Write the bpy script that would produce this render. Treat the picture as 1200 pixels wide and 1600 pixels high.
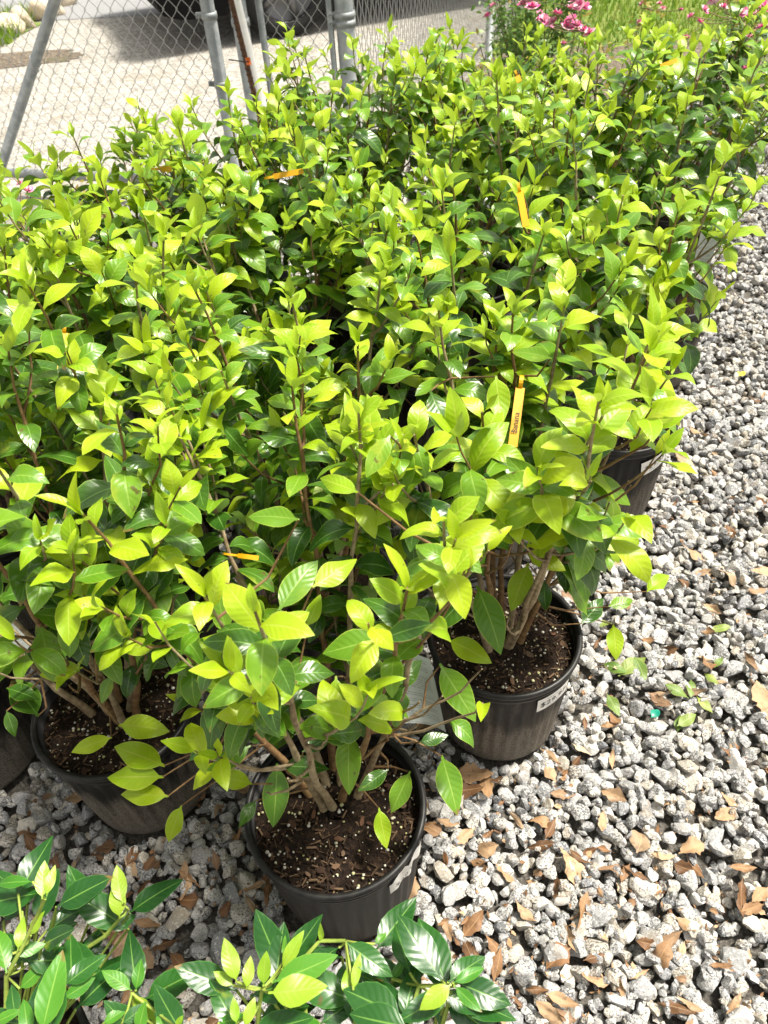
import bpy, bmesh, math, random
import numpy as np
from mathutils import Vector, Matrix, noise

# ------------------------------------------------------------------ camera, sky, sun, exposure
scene = bpy.context.scene
for o in list(bpy.data.objects):
    bpy.data.objects.remove(o)
COL = scene.collection
R = math.radians
CAM_H, PITCH, ROLL, FPX = 1.425, R(44.0), R(4.2), 1214.0   # focal length in pixels of a 1200 x 1600 frame

cam_data = bpy.data.cameras.new('camera')
cam_data.sensor_fit = 'VERTICAL'
cam_data.sensor_height = 24.0
cam_data.lens = 24.0 * FPX / 1600.0
cam_data.clip_start = 0.02
cam_data.clip_end = 400.0
cam = bpy.data.objects.new('camera', cam_data)
COL.objects.link(cam)
cam.matrix_world = (Matrix.Translation((0, 0, CAM_H)) @ Matrix.Rotation(R(90) - PITCH, 4, 'X')
                    @ Matrix.Rotation(-ROLL, 4, 'Z'))
cam_data.dof.use_dof = True
cam_data.dof.focus_distance = 1.25
cam_data.dof.aperture_fstop = 6.0
scene.camera = cam

SUN_EL, SUN_AZ = R(65), R(74)        # azimuth measured from +Y towards +X
world = bpy.data.worlds.new('World')
scene.world = world
world.use_nodes = True
wn = world.node_tree
wn.nodes.clear()
w_out = wn.nodes.new('ShaderNodeOutputWorld')
w_bg = wn.nodes.new('ShaderNodeBackground')
w_hs = wn.nodes.new('ShaderNodeHueSaturation')
w_sky = wn.nodes.new('ShaderNodeTexSky')
w_sky.sky_type = 'NISHITA'
w_sky.sun_disc = False
w_sky.sun_elevation = SUN_EL
w_sky.sun_rotation = SUN_AZ
w_sky.air_density = 1.0
w_sky.dust_density = 3.0
w_hs.inputs['Saturation'].default_value = 0.06     # thin bright cloud: nearly white sky
wn.links.new(w_sky.outputs[0], w_hs.inputs['Color'])
w_wb = wn.nodes.new('ShaderNodeMix')             # camera white balance: warm daylight
w_wb.data_type, w_wb.blend_type = 'RGBA', 'MULTIPLY'
w_wb.inputs[0].default_value = 1.0
w_wb.inputs[7].default_value = (1.0, 0.965, 0.90, 1)
wn.links.new(w_hs.outputs[0], w_wb.inputs[6])
wn.links.new(w_wb.outputs[2], w_bg.inputs['Color'])
w_bg.inputs['Strength'].default_value = 0.115
wn.links.new(w_bg.outputs[0], w_out.inputs['Surface'])

sun_d = bpy.data.lights.new('sun', 'SUN')
sun_d.energy = 3.8
sun_d.angle = R(9)
sun_d.color = (1.0, 0.935, 0.82)
sun = bpy.data.objects.new('sun', sun_d)
COL.objects.link(sun)
sd = Vector((math.sin(SUN_AZ) * math.cos(SUN_EL), math.cos(SUN_AZ) * math.cos(SUN_EL), math.sin(SUN_EL)))
sun.rotation_euler = sd.to_track_quat('Z', 'Y').to_euler()

scene.view_settings.view_transform = 'Standard'
scene.view_settings.look = 'None'
scene.view_settings.gamma = 1.0
scene.view_settings.exposure = 1.08
scene.render.engine = 'CYCLES'
scene.cycles.max_bounces = 5
scene.cycles.diffuse_bounces = 3
scene.cycles.glossy_bounces = 2
scene.cycles.transmission_bounces = 4
scene.cycles.transparent_max_bounces = 4

# ------------------------------------------------------------------ helpers
rng = random.Random(11)
_c, _s, _cr, _sr = math.cos(PITCH), math.sin(PITCH), math.cos(ROLL), math.sin(ROLL)

def ray(px, py):
    X, Y = px - 600.0, py - 800.0
    u, v = (X * _cr - Y * _sr) / FPX, -(X * _sr + Y * _cr) / FPX
    return Vector((u, _c + v * _s, -_s + v * _c))

def at(px, py, z):
    d = ray(px, py)
    return Vector((0, 0, CAM_H)) + d * ((z - CAM_H) / d.z)

def proj(p):
    d = p[1] * _c - (p[2] - CAM_H) * _s
    u = p[1] * _s + (p[2] - CAM_H) * _c
    if d < 0.05:
        return (-999, -999, d)
    x, y = FPX * p[0] / d, -FPX * u / d
    return (600 + x * _cr + y * _sr, 800 - x * _sr + y * _cr, d)

def link(name, data, parent=None, mat=None):
    o = bpy.data.objects.new(name, data)
    COL.objects.link(o)
    if parent:
        o.parent = parent
    if mat is not None and data is not None and not data.materials:
        data.materials.append(mat)
    return o

def empty(name, loc=(0, 0, 0), rz=0.0):
    o = bpy.data.objects.new(name, None)
    COL.objects.link(o)
    o.location = loc
    o.rotation_euler = (0, 0, rz)
    o.empty_display_size = 0.05
    return o

def tag(o, label=None, cat=None, group=None, kind=None):
    if label: o['label'] = label
    if cat: o['category'] = cat
    if group: o['group'] = group
    if kind: o['kind'] = kind
    return o

def mesh(name, verts, faces, smooth=True, uvs=None):
    m = bpy.data.meshes.new(name)
    m.from_pydata([tuple(v) for v in verts], [], faces)
    if smooth:
        m.polygons.foreach_set('use_smooth', [True] * len(m.polygons))
    if uvs is not None:
        l = m.uv_layers.new(name='UVMap')
        idx = np.zeros(len(m.loops), dtype=np.int32)
        m.loops.foreach_get('vertex_index', idx)
        l.data.foreach_set('uv', np.asarray(uvs, dtype=np.float32)[idx].ravel())
    m.update()
    return m

class Geo:
    """collects simple shapes into one vertex / face list"""
    def __init__(self):
        self.v, self.f = [], []
    def add(self, vs, fs):
        b = len(self.v)
        self.v += [tuple(v) for v in vs]
        self.f += [tuple(b + i for i in f) for f in fs]
    def box(self, c, s, M=None):
        x, y, z = s[0] / 2, s[1] / 2, s[2] / 2
        vs = [Vector((a * x, b * y, d * z)) for a in (-1, 1) for b in (-1, 1) for d in (-1, 1)]
        if M is not None:
            vs = [M @ v for v in vs]
        c = Vector(c)
        self.add([v + c for v in vs], [(0, 1, 3, 2), (4, 6, 7, 5), (0, 4, 5, 1), (2, 3, 7, 6), (0, 2, 6, 4), (1, 5, 7, 3)])
    def tube(self, pts, rad, n=6, cap=True):
        pts = [Vector(p) for p in pts]
        if not isinstance(rad, (list, tuple)):
            rad = [rad] * len(pts)
        vs, fs = [], []
        side = None
        for i, p in enumerate(pts):
            t = (pts[min(i + 1, len(pts) - 1)] - pts[max(i - 1, 0)])
            t = t.normalized() if t.length > 1e-9 else Vector((0, 0, 1))
            if side is None:
                side = t.cross(Vector((0, 0, 1)) if abs(t.z) < 0.9 else Vector((1, 0, 0))).normalized()
            else:
                side = (side - t * side.dot(t)).normalized()
            up = side.cross(t)
            for k in range(n):
                a = 2 * math.pi * k / n
                vs.append(p + (side * math.cos(a) + up * math.sin(a)) * rad[i])
        for i in range(len(pts) - 1):
            for k in range(n):
                k2 = (k + 1) % n
                fs.append((i * n + k, i * n + k2, (i + 1) * n + k2, (i + 1) * n + k))
        if cap:
            fs.append(tuple(range(n)))
            fs.append(tuple((len(pts) - 1) * n + k for k in range(n - 1, -1, -1)))
        self.add(vs, fs)
    def lathe(self, prof, n=48, closed=False, flute=None):
        vs, fs = [], []
        for j, (r, z) in enumerate(prof):
            for k in range(n):
                a = 2 * math.pi * k / n
                rr = r + (flute(j, k) if flute else 0)
                vs.append((rr * math.cos(a), rr * math.sin(a), z))
        for j in range(len(prof) - 1):
            for k in range(n):
                k2 = (k + 1) % n
                fs.append((j * n + k, j * n + k2, (j + 1) * n + k2, (j + 1) * n + k))
        if closed:
            j = len(prof) - 1
            for k in range(n):
                k2 = (k + 1) % n
                fs.append((j * n + k, j * n + k2, k2, k))
        self.add(vs, fs)
    def build(self, name, mat, parent=None, smooth=True):
        return link(name, mesh(name, self.v, self.f, smooth), parent, mat)

# ------------------------------------------------------------------ materials
class NT:
    def __init__(self, name):
        self.m = bpy.data.materials.new(name)
        self.m.use_nodes = True
        self.t = self.m.node_tree
        self.t.nodes.clear()
        self.out = self.t.nodes.new('ShaderNodeOutputMaterial')
    def n(self, typ, **kw):
        nd = self.t.nodes.new('ShaderNode' + typ)
        for k, v in kw.items():
            setattr(nd, k, v)
        return nd
    def l(self, a, b):
        self.t.links.new(a, b)
    def val(self, sock, v):
        if hasattr(v, 'links'):
            self.l(v, sock)
        else:
            sock.default_value = v
    def math(self, op, a, b=0.0, clamp=False):
        nd = self.n('Math', operation=op, use_clamp=clamp)
        self.val(nd.inputs[0], a)
        self.val(nd.inputs[1], b)
        return nd.outputs[0]
    def smooth(self, v, lo, hi):
        nd = self.n('MapRange', interpolation_type='SMOOTHSTEP')
        self.val(nd.inputs[0], v)
        nd.inputs[1].default_value, nd.inputs[2].default_value = lo, hi
        return nd.outputs[0]
    def mix(self, f, a, b, blend='MIX'):
        nd = self.n('Mix', data_type='RGBA', blend_type=blend)
        self.val(nd.inputs[0], f)
        for s, v in ((nd.inputs[6], a), (nd.inputs[7], b)):
            if isinstance(v, tuple):
                s.default_value = (v[0], v[1], v[2], 1)
            else:
                self.l(v, s)
        return nd.outputs[2]
    def noise(self, scale, detail=2.0, coord=None, rough=0.5, w=None):
        nd = self.n('TexNoise')
        if w is not None:
            nd.noise_dimensions = '4D'
            self.val(nd.inputs['W'], w)
        nd.inputs['Scale'].default_value = scale
        nd.inputs['Detail'].default_value = detail
        nd.inputs['Roughness'].default_value = rough
        if coord is not None:
            self.l(coord, nd.inputs['Vector'])
        return nd.outputs[0]
    def voro(self, scale, coord=None, feature='F1', out='Distance'):
        nd = self.n('TexVoronoi', feature=feature)
        nd.inputs['Scale'].default_value = scale
        if coord is not None:
            self.l(coord, nd.inputs['Vector'])
        return nd.outputs[out]
    def ramp(self, f, stops):
        nd = self.n('ValToRGB')
        while len(nd.color_ramp.elements) < len(stops):
            nd.color_ramp.elements.new(0.5)
        for e, (p, c) in zip(nd.color_ramp.elements, stops):
            e.position = p
            e.color = (c[0], c[1], c[2], 1)
        self.l(f, nd.inputs[0])
        return nd.outputs[0]
    def bump(self, h, strength, dist):
        nd = self.n('Bump')
        nd.inputs['Strength'].default_value = strength
        nd.inputs['Distance'].default_value = dist
        self.l(h, nd.inputs['Height'])
        return nd.outputs[0]
    def bsdf(self, color, rough=0.6, metal=0.0, normal=None, spec=0.5):
        b = self.n('BsdfPrincipled')
        if isinstance(color, tuple):
            b.inputs['Base Color'].default_value = (color[0], color[1], color[2], 1)
        else:
            self.l(color, b.inputs['Base Color'])
        self.val(b.inputs['Roughness'], rough)
        self.val(b.inputs['Metallic'], metal)
        self.val(b.inputs['Specular IOR Level'], spec)
        if normal is not None:
            self.l(normal, b.inputs['Normal'])
        return b
    def done(self, shader):
        self.l(shader.outputs[0], self.out.inputs['Surface'])
        return self.m

def obj_coord(t):
    return t.n('TexCoord').outputs['Object']

def world_coord(t):
    return t.n('NewGeometry').outputs['Position']

def leaf_material(name, base, base2, back, vein, margin, rough=0.36, trans=0.3, spots=0.8, nveins=9.0, bumpv=0.08, gloss=0.5, latmix=0.09):
    """uv.x runs across the blade (0..1, midrib at 0.5), uv.y from stalk to tip"""
    t = NT(name)
    uv = t.n('UVMap')
    sx = t.n('SeparateXYZ')
    t.l(uv.outputs[0], sx.inputs[0])
    geo = t.n('NewGeometry')
    rnd = t.math('FRACT', t.math('ADD', t.n('ObjectInfo').outputs['Random'], geo.outputs['Random Per Island']))
    a = t.math('ABSOLUTE', t.math('MULTIPLY', t.math('SUBTRACT', sx.outputs[0], 0.5), 2.0))
    v = sx.outputs[1]
    cxy = t.n('CombineXYZ')
    t.l(t.math('MULTIPLY', sx.outputs[0], 0.5), cxy.inputs[0])
    t.l(v, cxy.inputs[1])
    oc = cxy.outputs[0]
    nz = t.noise(1.6, 3.0, oc, w=t.math('MULTIPLY', rnd, 37.0))
    f = t.math('ADD', t.math('MULTIPLY', rnd, 0.75), t.math('MULTIPLY', t.math('SUBTRACT', nz, 0.5), 0.9), True)
    col = t.mix(f, base, base2)
    ph = t.math('FRACT', t.math('SUBTRACT', t.math('MULTIPLY', v, nveins), t.math('MULTIPLY', a, 1.6)))
    vd = t.math('ABSOLUTE', t.math('SUBTRACT', ph, 0.5))
    lat = t.math('SUBTRACT', 1.0, t.smooth(vd, 0.0, 0.10))
    lat = t.math('MULTIPLY', lat, t.math('SUBTRACT', 1.0, t.smooth(a, 0.55, 0.95)))
    mid = t.math('SUBTRACT', 1.0, t.smooth(a, 0.02, 0.075))
    col = t.mix(t.math('MULTIPLY', lat, latmix), col, vein)
    col = t.mix(t.math('MULTIPLY', mid, 0.75), col, vein)
    col = t.mix(t.math('MULTIPLY', t.smooth(a, 0.90, 0.985), 0.75), col, margin)
    # brown pinprick blemishes on some leaves
    sp = t.noise(5.5, 2.0, oc, w=t.math('MULTIPLY', rnd, 91.0))
    thr = t.math('SUBTRACT', 0.80, t.math('MULTIPLY', t.math('GREATER_THAN', rnd, 1.0 - 0.55 * spots), 0.13))
    spm = t.smooth(t.math('SUBTRACT', sp, thr), 0.0, 0.04)
    col = t.mix(t.math('MULTIPLY', spm, 0.8), col, (0.10, 0.065, 0.02))
    # scorched tips and a yellowed patch on some leaves
    wear = t.math('FRACT', t.math('MULTIPLY', rnd, 13.7))
    tipm = t.smooth(t.math('ADD', v, t.math('MULTIPLY', t.math('SUBTRACT', sp, 0.5), 0.5)), 0.90, 0.97)
    col = t.mix(t.math('MULTIPLY', t.math('MULTIPLY', tipm, t.math('GREATER_THAN', wear, 1.0 - 0.22 * spots)), 0.85), col, (0.20, 0.12, 0.035))
    pat = t.math('MULTIPLY', t.smooth(nz, 0.56, 0.72), t.math('LESS_THAN', wear, 0.30 * spots))
    col = t.mix(t.math('MULTIPLY', pat, 0.6), col, (0.42, 0.46, 0.05))
    col2 = t.mix(geo.outputs['Backfacing'], col, back)
    hgt = t.math('ADD', t.math('MULTIPLY', t.smooth(vd, 0.0, 0.5), 0.6), t.math('MULTIPLY', t.smooth(a, 0.0, 0.12), 1.0))
    hgt = t.math('ADD', hgt, t.math('MULTIPLY', nz, 2.0))
    bp = t.bump(hgt, bumpv, 0.02)
    rg = t.math('ADD', rough, t.math('MULTIPLY', geo.outputs['Backfacing'], 0.25))
    p = t.bsdf(col2, rg, 0.0, bp, gloss)
    tr = t.n('BsdfTranslucent')
    tc = t.mix(0.35, col2, tuple(min(1, q * 1.3) for q in base2))
    t.l(tc, tr.inputs['Color'])
    mx = t.n('MixShader')
    mx.inputs[0].default_value = trans
    t.l(p.outputs[0], mx.inputs[1])
    t.l(tr.outputs[0], mx.inputs[2])
    return t.done(mx)

M = {}
M['leaf_dark'] = leaf_material('leaf_dark', (0.024, 0.082, 0.008), (0.078, 0.178, 0.013), (0.15, 0.25, 0.07), (0.17, 0.32, 0.07), (0.20, 0.32, 0.05), 0.29, 0.15)
M['leaf_mid'] = leaf_material('leaf_mid', (0.085, 0.215, 0.012), (0.185, 0.34, 0.016), (0.20, 0.32, 0.08), (0.27, 0.42, 0.07), (0.34, 0.46, 0.06), 0.34, 0.24)
M['leaf_young'] = leaf_material('leaf_young', (0.24, 0.415, 0.010), (0.47, 0.59, 0.016), (0.30, 0.44, 0.06), (0.46, 0.56, 0.08), (0.52, 0.60, 0.08), 0.40, 0.36, 0.25)
M['gloss_dark'] = leaf_material('glossy_leaf_dark', (0.012, 0.065, 0.012), (0.028, 0.12, 0.016), (0.16, 0.26, 0.07), (0.16, 0.32, 0.06), (0.06, 0.18, 0.03), 0.30, 0.12, 0.2, 8.0, 0.06, 0.5, 0.07)
M['gloss_mid'] = leaf_material('glossy_leaf_mid', (0.05, 0.20, 0.018), (0.10, 0.28, 0.02), (0.22, 0.34, 0.07), (0.24, 0.42, 0.07), (0.16, 0.32, 0.04), 0.38, 0.22, 0.2, 8.0, 0.05, 0.45, 0.07)
M['gloss_young'] = leaf_material('glossy_leaf_young', (0.22, 0.40, 0.02), (0.36, 0.52, 0.04), (0.36, 0.50, 0.08), (0.36, 0.50, 0.08), (0.32, 0.48, 0.05), 0.36, 0.34, 0.0, 8.0, 0.06, 0.5, 0.08)
M['rose_leaf'] = leaf_material('rose_leaf', (0.06, 0.17, 0.025), (0.17, 0.29, 0.04), (0.18, 0.28, 0.08), (0.2, 0.32, 0.06), (0.2, 0.32, 0.06), 0.45, 0.3, 0.0)
M['rose_tip'] = leaf_material('rose_leaf_tip', (0.28, 0.20, 0.04), (0.34, 0.34, 0.05), (0.3, 0.24, 0.08), (0.4, 0.35, 0.1), (0.4, 0.3, 0.1), 0.45, 0.35, 0.0)

def m_stem(name, c1, c2, scale=90.0):
    t = NT(name)
    oc = obj_coord(t)
    f = t.noise(scale, 3.0, oc)
    f2 = t.noise(14.0, 2.0, oc)
    col = t.mix(t.smooth(t.math('ADD', t.math('MULTIPLY', f, 0.6), t.math('MULTIPLY', f2, 0.4)), 0.35, 0.65), c1, c2)
    return t.done(t.bsdf(col, 0.75, 0, t.bump(f, 0.5, 0.002)))
M['bark'] = m_stem('shrub_bark', (0.16, 0.105, 0.055), (0.34, 0.27, 0.16))
M['twig'] = m_stem('young_twig', (0.13, 0.065, 0.025), (0.24, 0.15, 0.06))
M['green_twig'] = m_stem('green_twig', (0.22, 0.32, 0.05), (0.34, 0.42, 0.07))
M['rose_cane'] = m_stem('rose_cane', (0.10, 0.12, 0.04), (0.2, 0.1, 0.05))

def m_pot():
    t = NT('black_nursery_plastic')
    oc = obj_coord(t)
    sz = t.n('SeparateXYZ')
    t.l(oc, sz.inputs[0])
    sc = t.n('Mapping')
    sc.inputs['Scale'].default_value = (1, 1, 0.12)
    t.l(oc, sc.inputs[0])
    streak = t.noise(70.0, 3.0, sc.outputs[0], 0.6)
    blot = t.noise(11.0, 4.0, oc, 0.6, w=t.math('MULTIPLY', t.n('ObjectInfo').outputs['Random'], 20.0))
    fine = t.noise(420.0, 2.0, oc)
    low = t.math('SUBTRACT', 1.0, t.smooth(sz.outputs[2], 0.0, 0.27))
    # splashed dust: a coat of its own on the lower wall
    d = t.math('ADD', t.math('MULTIPLY', low, 0.55), t.math('MULTIPLY', t.math('SUBTRACT', streak, 0.5), 0.9))
    d = t.math('ADD', d, t.math('MULTIPLY', t.math('SUBTRACT', blot, 0.5), 0.9))
    d = t.math('MULTIPLY', t.smooth(d, 0.0, 0.52), t.n('ObjectInfo').outputs['Alpha'])
    d = t.math('MULTIPLY', d, t.smooth(fine, 0.25, 0.6))
    d = t.math('MULTIPLY', d, t.math('SUBTRACT', 1.0, t.smooth(sz.outputs[2], 0.235, 0.25)))
    col = t.mix(t.math('MULTIPLY', d, 0.8), (0.0055, 0.0055, 0.006), (0.25, 0.22, 0.18))
    rg = t.math('ADD', 0.50, t.math('MULTIPLY', d, 0.4))
    return t.done(t.bsdf(col, rg, 0, t.bump(fine, 0.15, 0.001), 0.28))
M['pot'] = m_pot()
def m_plain(name, c, rough=0.5, metal=0.0, spec=0.5, var=0.0, scale=20.0, c2=None, bump=0.0):
    t = NT(name)
    col = c
    nrm = None
    if var > 0 or c2 or bump:
        f = t.noise(scale, 4.0, obj_coord(t), 0.6)
        c2 = c2 or tuple(q * (1 - var) for q in c)
        col = t.mix(t.smooth(f, 0.3, 0.7), c, c2)
        if bump:
            nrm = t.bump(f, bump, 0.01)
    return t.done(t.bsdf(col, rough, metal, nrm, spec))
M['rim'] = m_plain('black_pot_rim', (0.007, 0.007, 0.008), 0.42, 0, 0.32, 0, 60, (0.018, 0.0175, 0.016))

def m_soil():
    t = NT('potting_soil')
    oc = obj_coord(t)
    f = t.noise(120.0, 4.0, oc, 0.65)
    g = t.noise(28.0, 3.0, oc)
    col = t.ramp(f, [(0.25, (0.007, 0.005, 0.0035)), (0.5, (0.020, 0.012, 0.008)), (0.68, (0.05, 0.03, 0.018)), (0.85, (0.10, 0.065, 0.038))])
    col = t.mix(t.math('MULTIPLY', t.smooth(g, 0.45, 0.75), 0.5), col, (0.02, 0.013, 0.009))
    return t.done(t.bsdf(col, 0.9, 0, t.bump(f, 1.0, 0.012), 0.2))
M['soil'] = m_soil()
def m_random(name, cols, rough=0.8, sc=60.0, island=False, bump=0.4, dark=0.55):
    t = NT(name)
    oi = t.n('ObjectInfo').outputs['Random']
    r = oi
    if island:
        r = t.math('FRACT', t.math('ADD', oi, t.n('NewGeometry').outputs['Random Per Island']))
    k = len(cols)
    c = t.ramp(r, [((i + 0.5) / k, q) for i, q in enumerate(cols)])
    f = t.noise(sc, 4.0, obj_coord(t), 0.6)
    c = t.mix(t.math('MULTIPLY', f, dark), c, (0.02, 0.012, 0.006))
    return t.done(t.bsdf(c, rough, 0, t.bump(f, bump, 0.004), 0.25))
M['bark_chip'] = m_random('bark_chip', [(0.05, 0.028, 0.018), (0.12, 0.06, 0.035), (0.2, 0.10, 0.055), (0.16, 0.11, 0.07)], 0.85, 90)
M['crumbs'] = m_random('soil_crumbs', [(0.018, 0.011, 0.007), (0.035, 0.02, 0.012), (0.085, 0.05, 0.028), (0.20, 0.13, 0.075), (0.012, 0.008, 0.006)], 0.9, 200, True)
M['perlite'] = m_random('perlite_and_feed_beads', [(0.75, 0.72, 0.62), (0.62, 0.58, 0.36), (0.55, 0.55, 0.25), (0.8, 0.78, 0.72)], 0.7, 300, True)

def m_stone():
    t = NT('crushed_granite')
    oc = world_coord(t)
    oi = t.n('ObjectInfo').outputs['Random']
    r = t.math('FRACT', t.math('ADD', t.math('MULTIPLY', oi, 7.3), t.n('NewGeometry').outputs['Random Per Island']))
    base = t.ramp(r, [(0.0, (0.25, 0.255, 0.265)), (0.18, (0.42, 0.415, 0.40)), (0.36, (0.31, 0.31, 0.315)), (0.5, (0.56, 0.55, 0.52)),
                      (0.62, (0.20, 0.208, 0.222)), (0.75, (0.47, 0.46, 0.44)), (0.88, (0.57, 0.53, 0.46)), (1.0, (0.36, 0.325, 0.27))])
    r2 = t.math('FRACT', t.math('MULTIPLY', r, 17.31))
    sp = t.noise(330.0, 3.0, oc, 0.65)
    dens = t.math('MULTIPLY', t.math('SUBTRACT', r2, 0.5), 0.16)
    dark = t.smooth(t.math('SUBTRACT', t.math('ADD', sp, dens), 0.53), 0.0, 0.07)
    col = t.mix(t.math('MULTIPLY', dark, 0.80), base, (0.055, 0.058, 0.066))
    sp2 = t.noise(240.0, 2.0, oc)
    col = t.mix(t.math('MULTIPLY', t.smooth(sp2, 0.56, 0.66), 0.6), col, (0.72, 0.71, 0.69))
    st = t.noise(26.0, 3.0, oc)
    col = t.mix(t.math('MULTIPLY', t.smooth(st, 0.55, 0.75), 0.5), col, (0.27, 0.20, 0.12))
    big = t.noise(70.0, 3.0, oc)
    hh = t.math('ADD', t.math('MULTIPLY', big, 0.7), t.math('MULTIPLY', sp, 0.3))
    return t.done(t.bsdf(col, 0.78, 0, t.bump(hh, 0.8, 0.006), 0.3))
M['stone'] = m_stone()

def m_bed():
    t = NT('dirt_between_stones')
    oc = world_coord(t)
    f = t.noise(160.0, 4.0, oc, 0.65)
    col = t.ramp(f, [(0.3, (0.05, 0.045, 0.04)), (0.55, (0.13, 0.12, 0.105)), (0.75, (0.28, 0.26, 0.24))])
    return t.done(t.bsdf(col, 0.95, 0, t.bump(f, 0.8, 0.01), 0.2))
M['bed'] = m_bed()
def m_drive():
    t = NT('packed_crusher_run')
    oc = world_coord(t)
    v = t.voro(46.0, oc)
    vc = t.voro(46.0, oc, 'F1', 'Color')
    f = t.noise(3.0, 5.0, oc, 0.6)
    g = t.noise(110.0, 3.0, oc)
    sep = t.n('SeparateColor')
    t.l(vc, sep.inputs[0])
    c = t.ramp(sep.outputs[0], [(0.0, (0.20, 0.19, 0.17)), (0.5, (0.33, 0.315, 0.285)), (1.0, (0.46, 0.44, 0.405))])
    c = t.mix(t.math('MULTIPLY', t.smooth(g, 0.4, 0.7), 0.4), c, (0.36, 0.34, 0.305))
    c = t.mix(t.math('MULTIPLY', t.smooth(f, 0.52, 0.72), 0.6), c, (0.22, 0.19, 0.145))
    h = t.math('SUBTRACT', t.math('MULTIPLY', g, 0.6), v)
    return t.done(t.bsdf(c, 0.9, 0, t.bump(h, 0.7, 0.012), 0.25))
M['drive'] = m_drive()
M['asphalt'] = m_plain('grey_road', (0.26, 0.265, 0.275), 0.85, 0, 0.3, 0, 40, (0.21, 0.215, 0.22), 0.3)
def m_mulch():
    t = NT('leaf_litter_mulch')
    oc = world_coord(t)
    f = t.noise(38.0, 5.0, oc, 0.7)
    g = t.noise(5.0, 3.0, oc)
    c = t.ramp(f, [(0.28, (0.05, 0.04, 0.03)), (0.48, (0.16, 0.13, 0.10)), (0.62, (0.30, 0.25, 0.19)), (0.8, (0.44, 0.38, 0.30))])
    c = t.mix(t.math('MULTIPLY', t.smooth(g, 0.5, 0.7), 0.4), c, (0.10, 0.13, 0.05))
    return t.done(t.bsdf(c, 0.95, 0, t.bump(f, 1.0, 0.03), 0.2))
M['mulch'] = m_mulch()
M['turf'] = m_plain('turf_ground', (0.10, 0.17, 0.03), 0.95, 0, 0.2, 0, 14, (0.19, 0.22, 0.06), 0.5)
def m_grass():
    t = NT('grass_blades')
    r = t.n('NewGeometry').outputs['Random Per Island']
    c = t.ramp(r, [(0.0, (0.10, 0.20, 0.02)), (0.5, (0.19, 0.32, 0.03)), (0.85, (0.32, 0.42, 0.06)), (1.0, (0.42, 0.38, 0.16))])
    p = t.bsdf(c, 0.6, 0, None, 0.3)
    tr = t.n('BsdfTranslucent')
    t.l(c, tr.inputs['Color'])
    mx = t.n('MixShader')
    mx.inputs[0].default_value = 0.3
    t.l(p.outputs[0], mx.inputs[1])
    t.l(tr.outputs[0], mx.inputs[2])
    return t.done(mx)
M['grass'] = m_grass()
def m_galv():
    t = NT('galvanised_steel')
    oc = world_coord(t)
    f = t.noise(24.0, 4.0, oc, 0.6)
    v = t.voro(70.0, oc)
    c = t.mix(t.smooth(f, 0.35, 0.7), (0.25, 0.275, 0.285), (0.38, 0.40, 0.405))
    rg = t.math('ADD', 0.42, t.math('MULTIPLY', v, 0.25))
    return t.done(t.bsdf(c, rg, 0.55, t.bump(f, 0.1, 0.004)))
M['galv'] = m_galv()
M['wire'] = m_plain('galvanised_wire', (0.42, 0.43, 0.43), 0.45, 0.5)
M['white_plastic'] = m_plain('white_plastic', (0.80, 0.79, 0.76), 0.5, 0, 0.5, 0.08, 30)
M['rebar'] = m_plain('rusty_rebar', (0.07, 0.045, 0.032), 0.8, 0.2, 0.4, 0, 90, (0.14, 0.065, 0.03), 0.4)
M['orange'] = m_plain('orange_tape', (0.85, 0.17, 0.02), 0.5)
M['black_tie'] = m_plain('black_plastic', (0.012, 0.012, 0.013), 0.45)
M['rubber'] = m_plain('tyre_rubber', (0.018, 0.018, 0.018), 0.8, 0, 0.3, 0.3, 60)
M['cladding'] = m_plain('black_bumper_plastic', (0.004, 0.004, 0.0045), 0.75, 0, 0.15)
M['paint'] = m_plain('silver_car_paint', (0.50, 0.51, 0.53), 0.3, 0.5)
M['alloy'] = m_plain('alloy_wheel', (0.14, 0.14, 0.145), 0.4, 0.7)
M['carglass'] = m_plain('dark_car_glass', (0.01, 0.012, 0.014), 0.08, 0, 0.6)
M['red_lens'] = m_plain('red_lens', (0.55, 0.015, 0.01), 0.15)
M['yellow_tag'] = m_plain('yellow_tag_plastic', (0.60, 0.315, 0.004), 0.45, 0, 0.4)
M['ink'] = m_plain('black_ink', (0.015, 0.015, 0.017), 0.7)
M['grey_ink'] = m_plain('grey_ink', (0.22, 0.22, 0.23), 0.7)
M['string'] = m_plain('white_string', (0.8, 0.8, 0.78), 0.8)
M['petal'] = m_random('pink_petals', [(0.62, 0.08, 0.26), (0.74, 0.20, 0.40), (0.80, 0.38, 0.50), (0.84, 0.62, 0.66)], 0.6, 4, True, 0.1, 0.08)
M['dry_leaf'] = None
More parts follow.
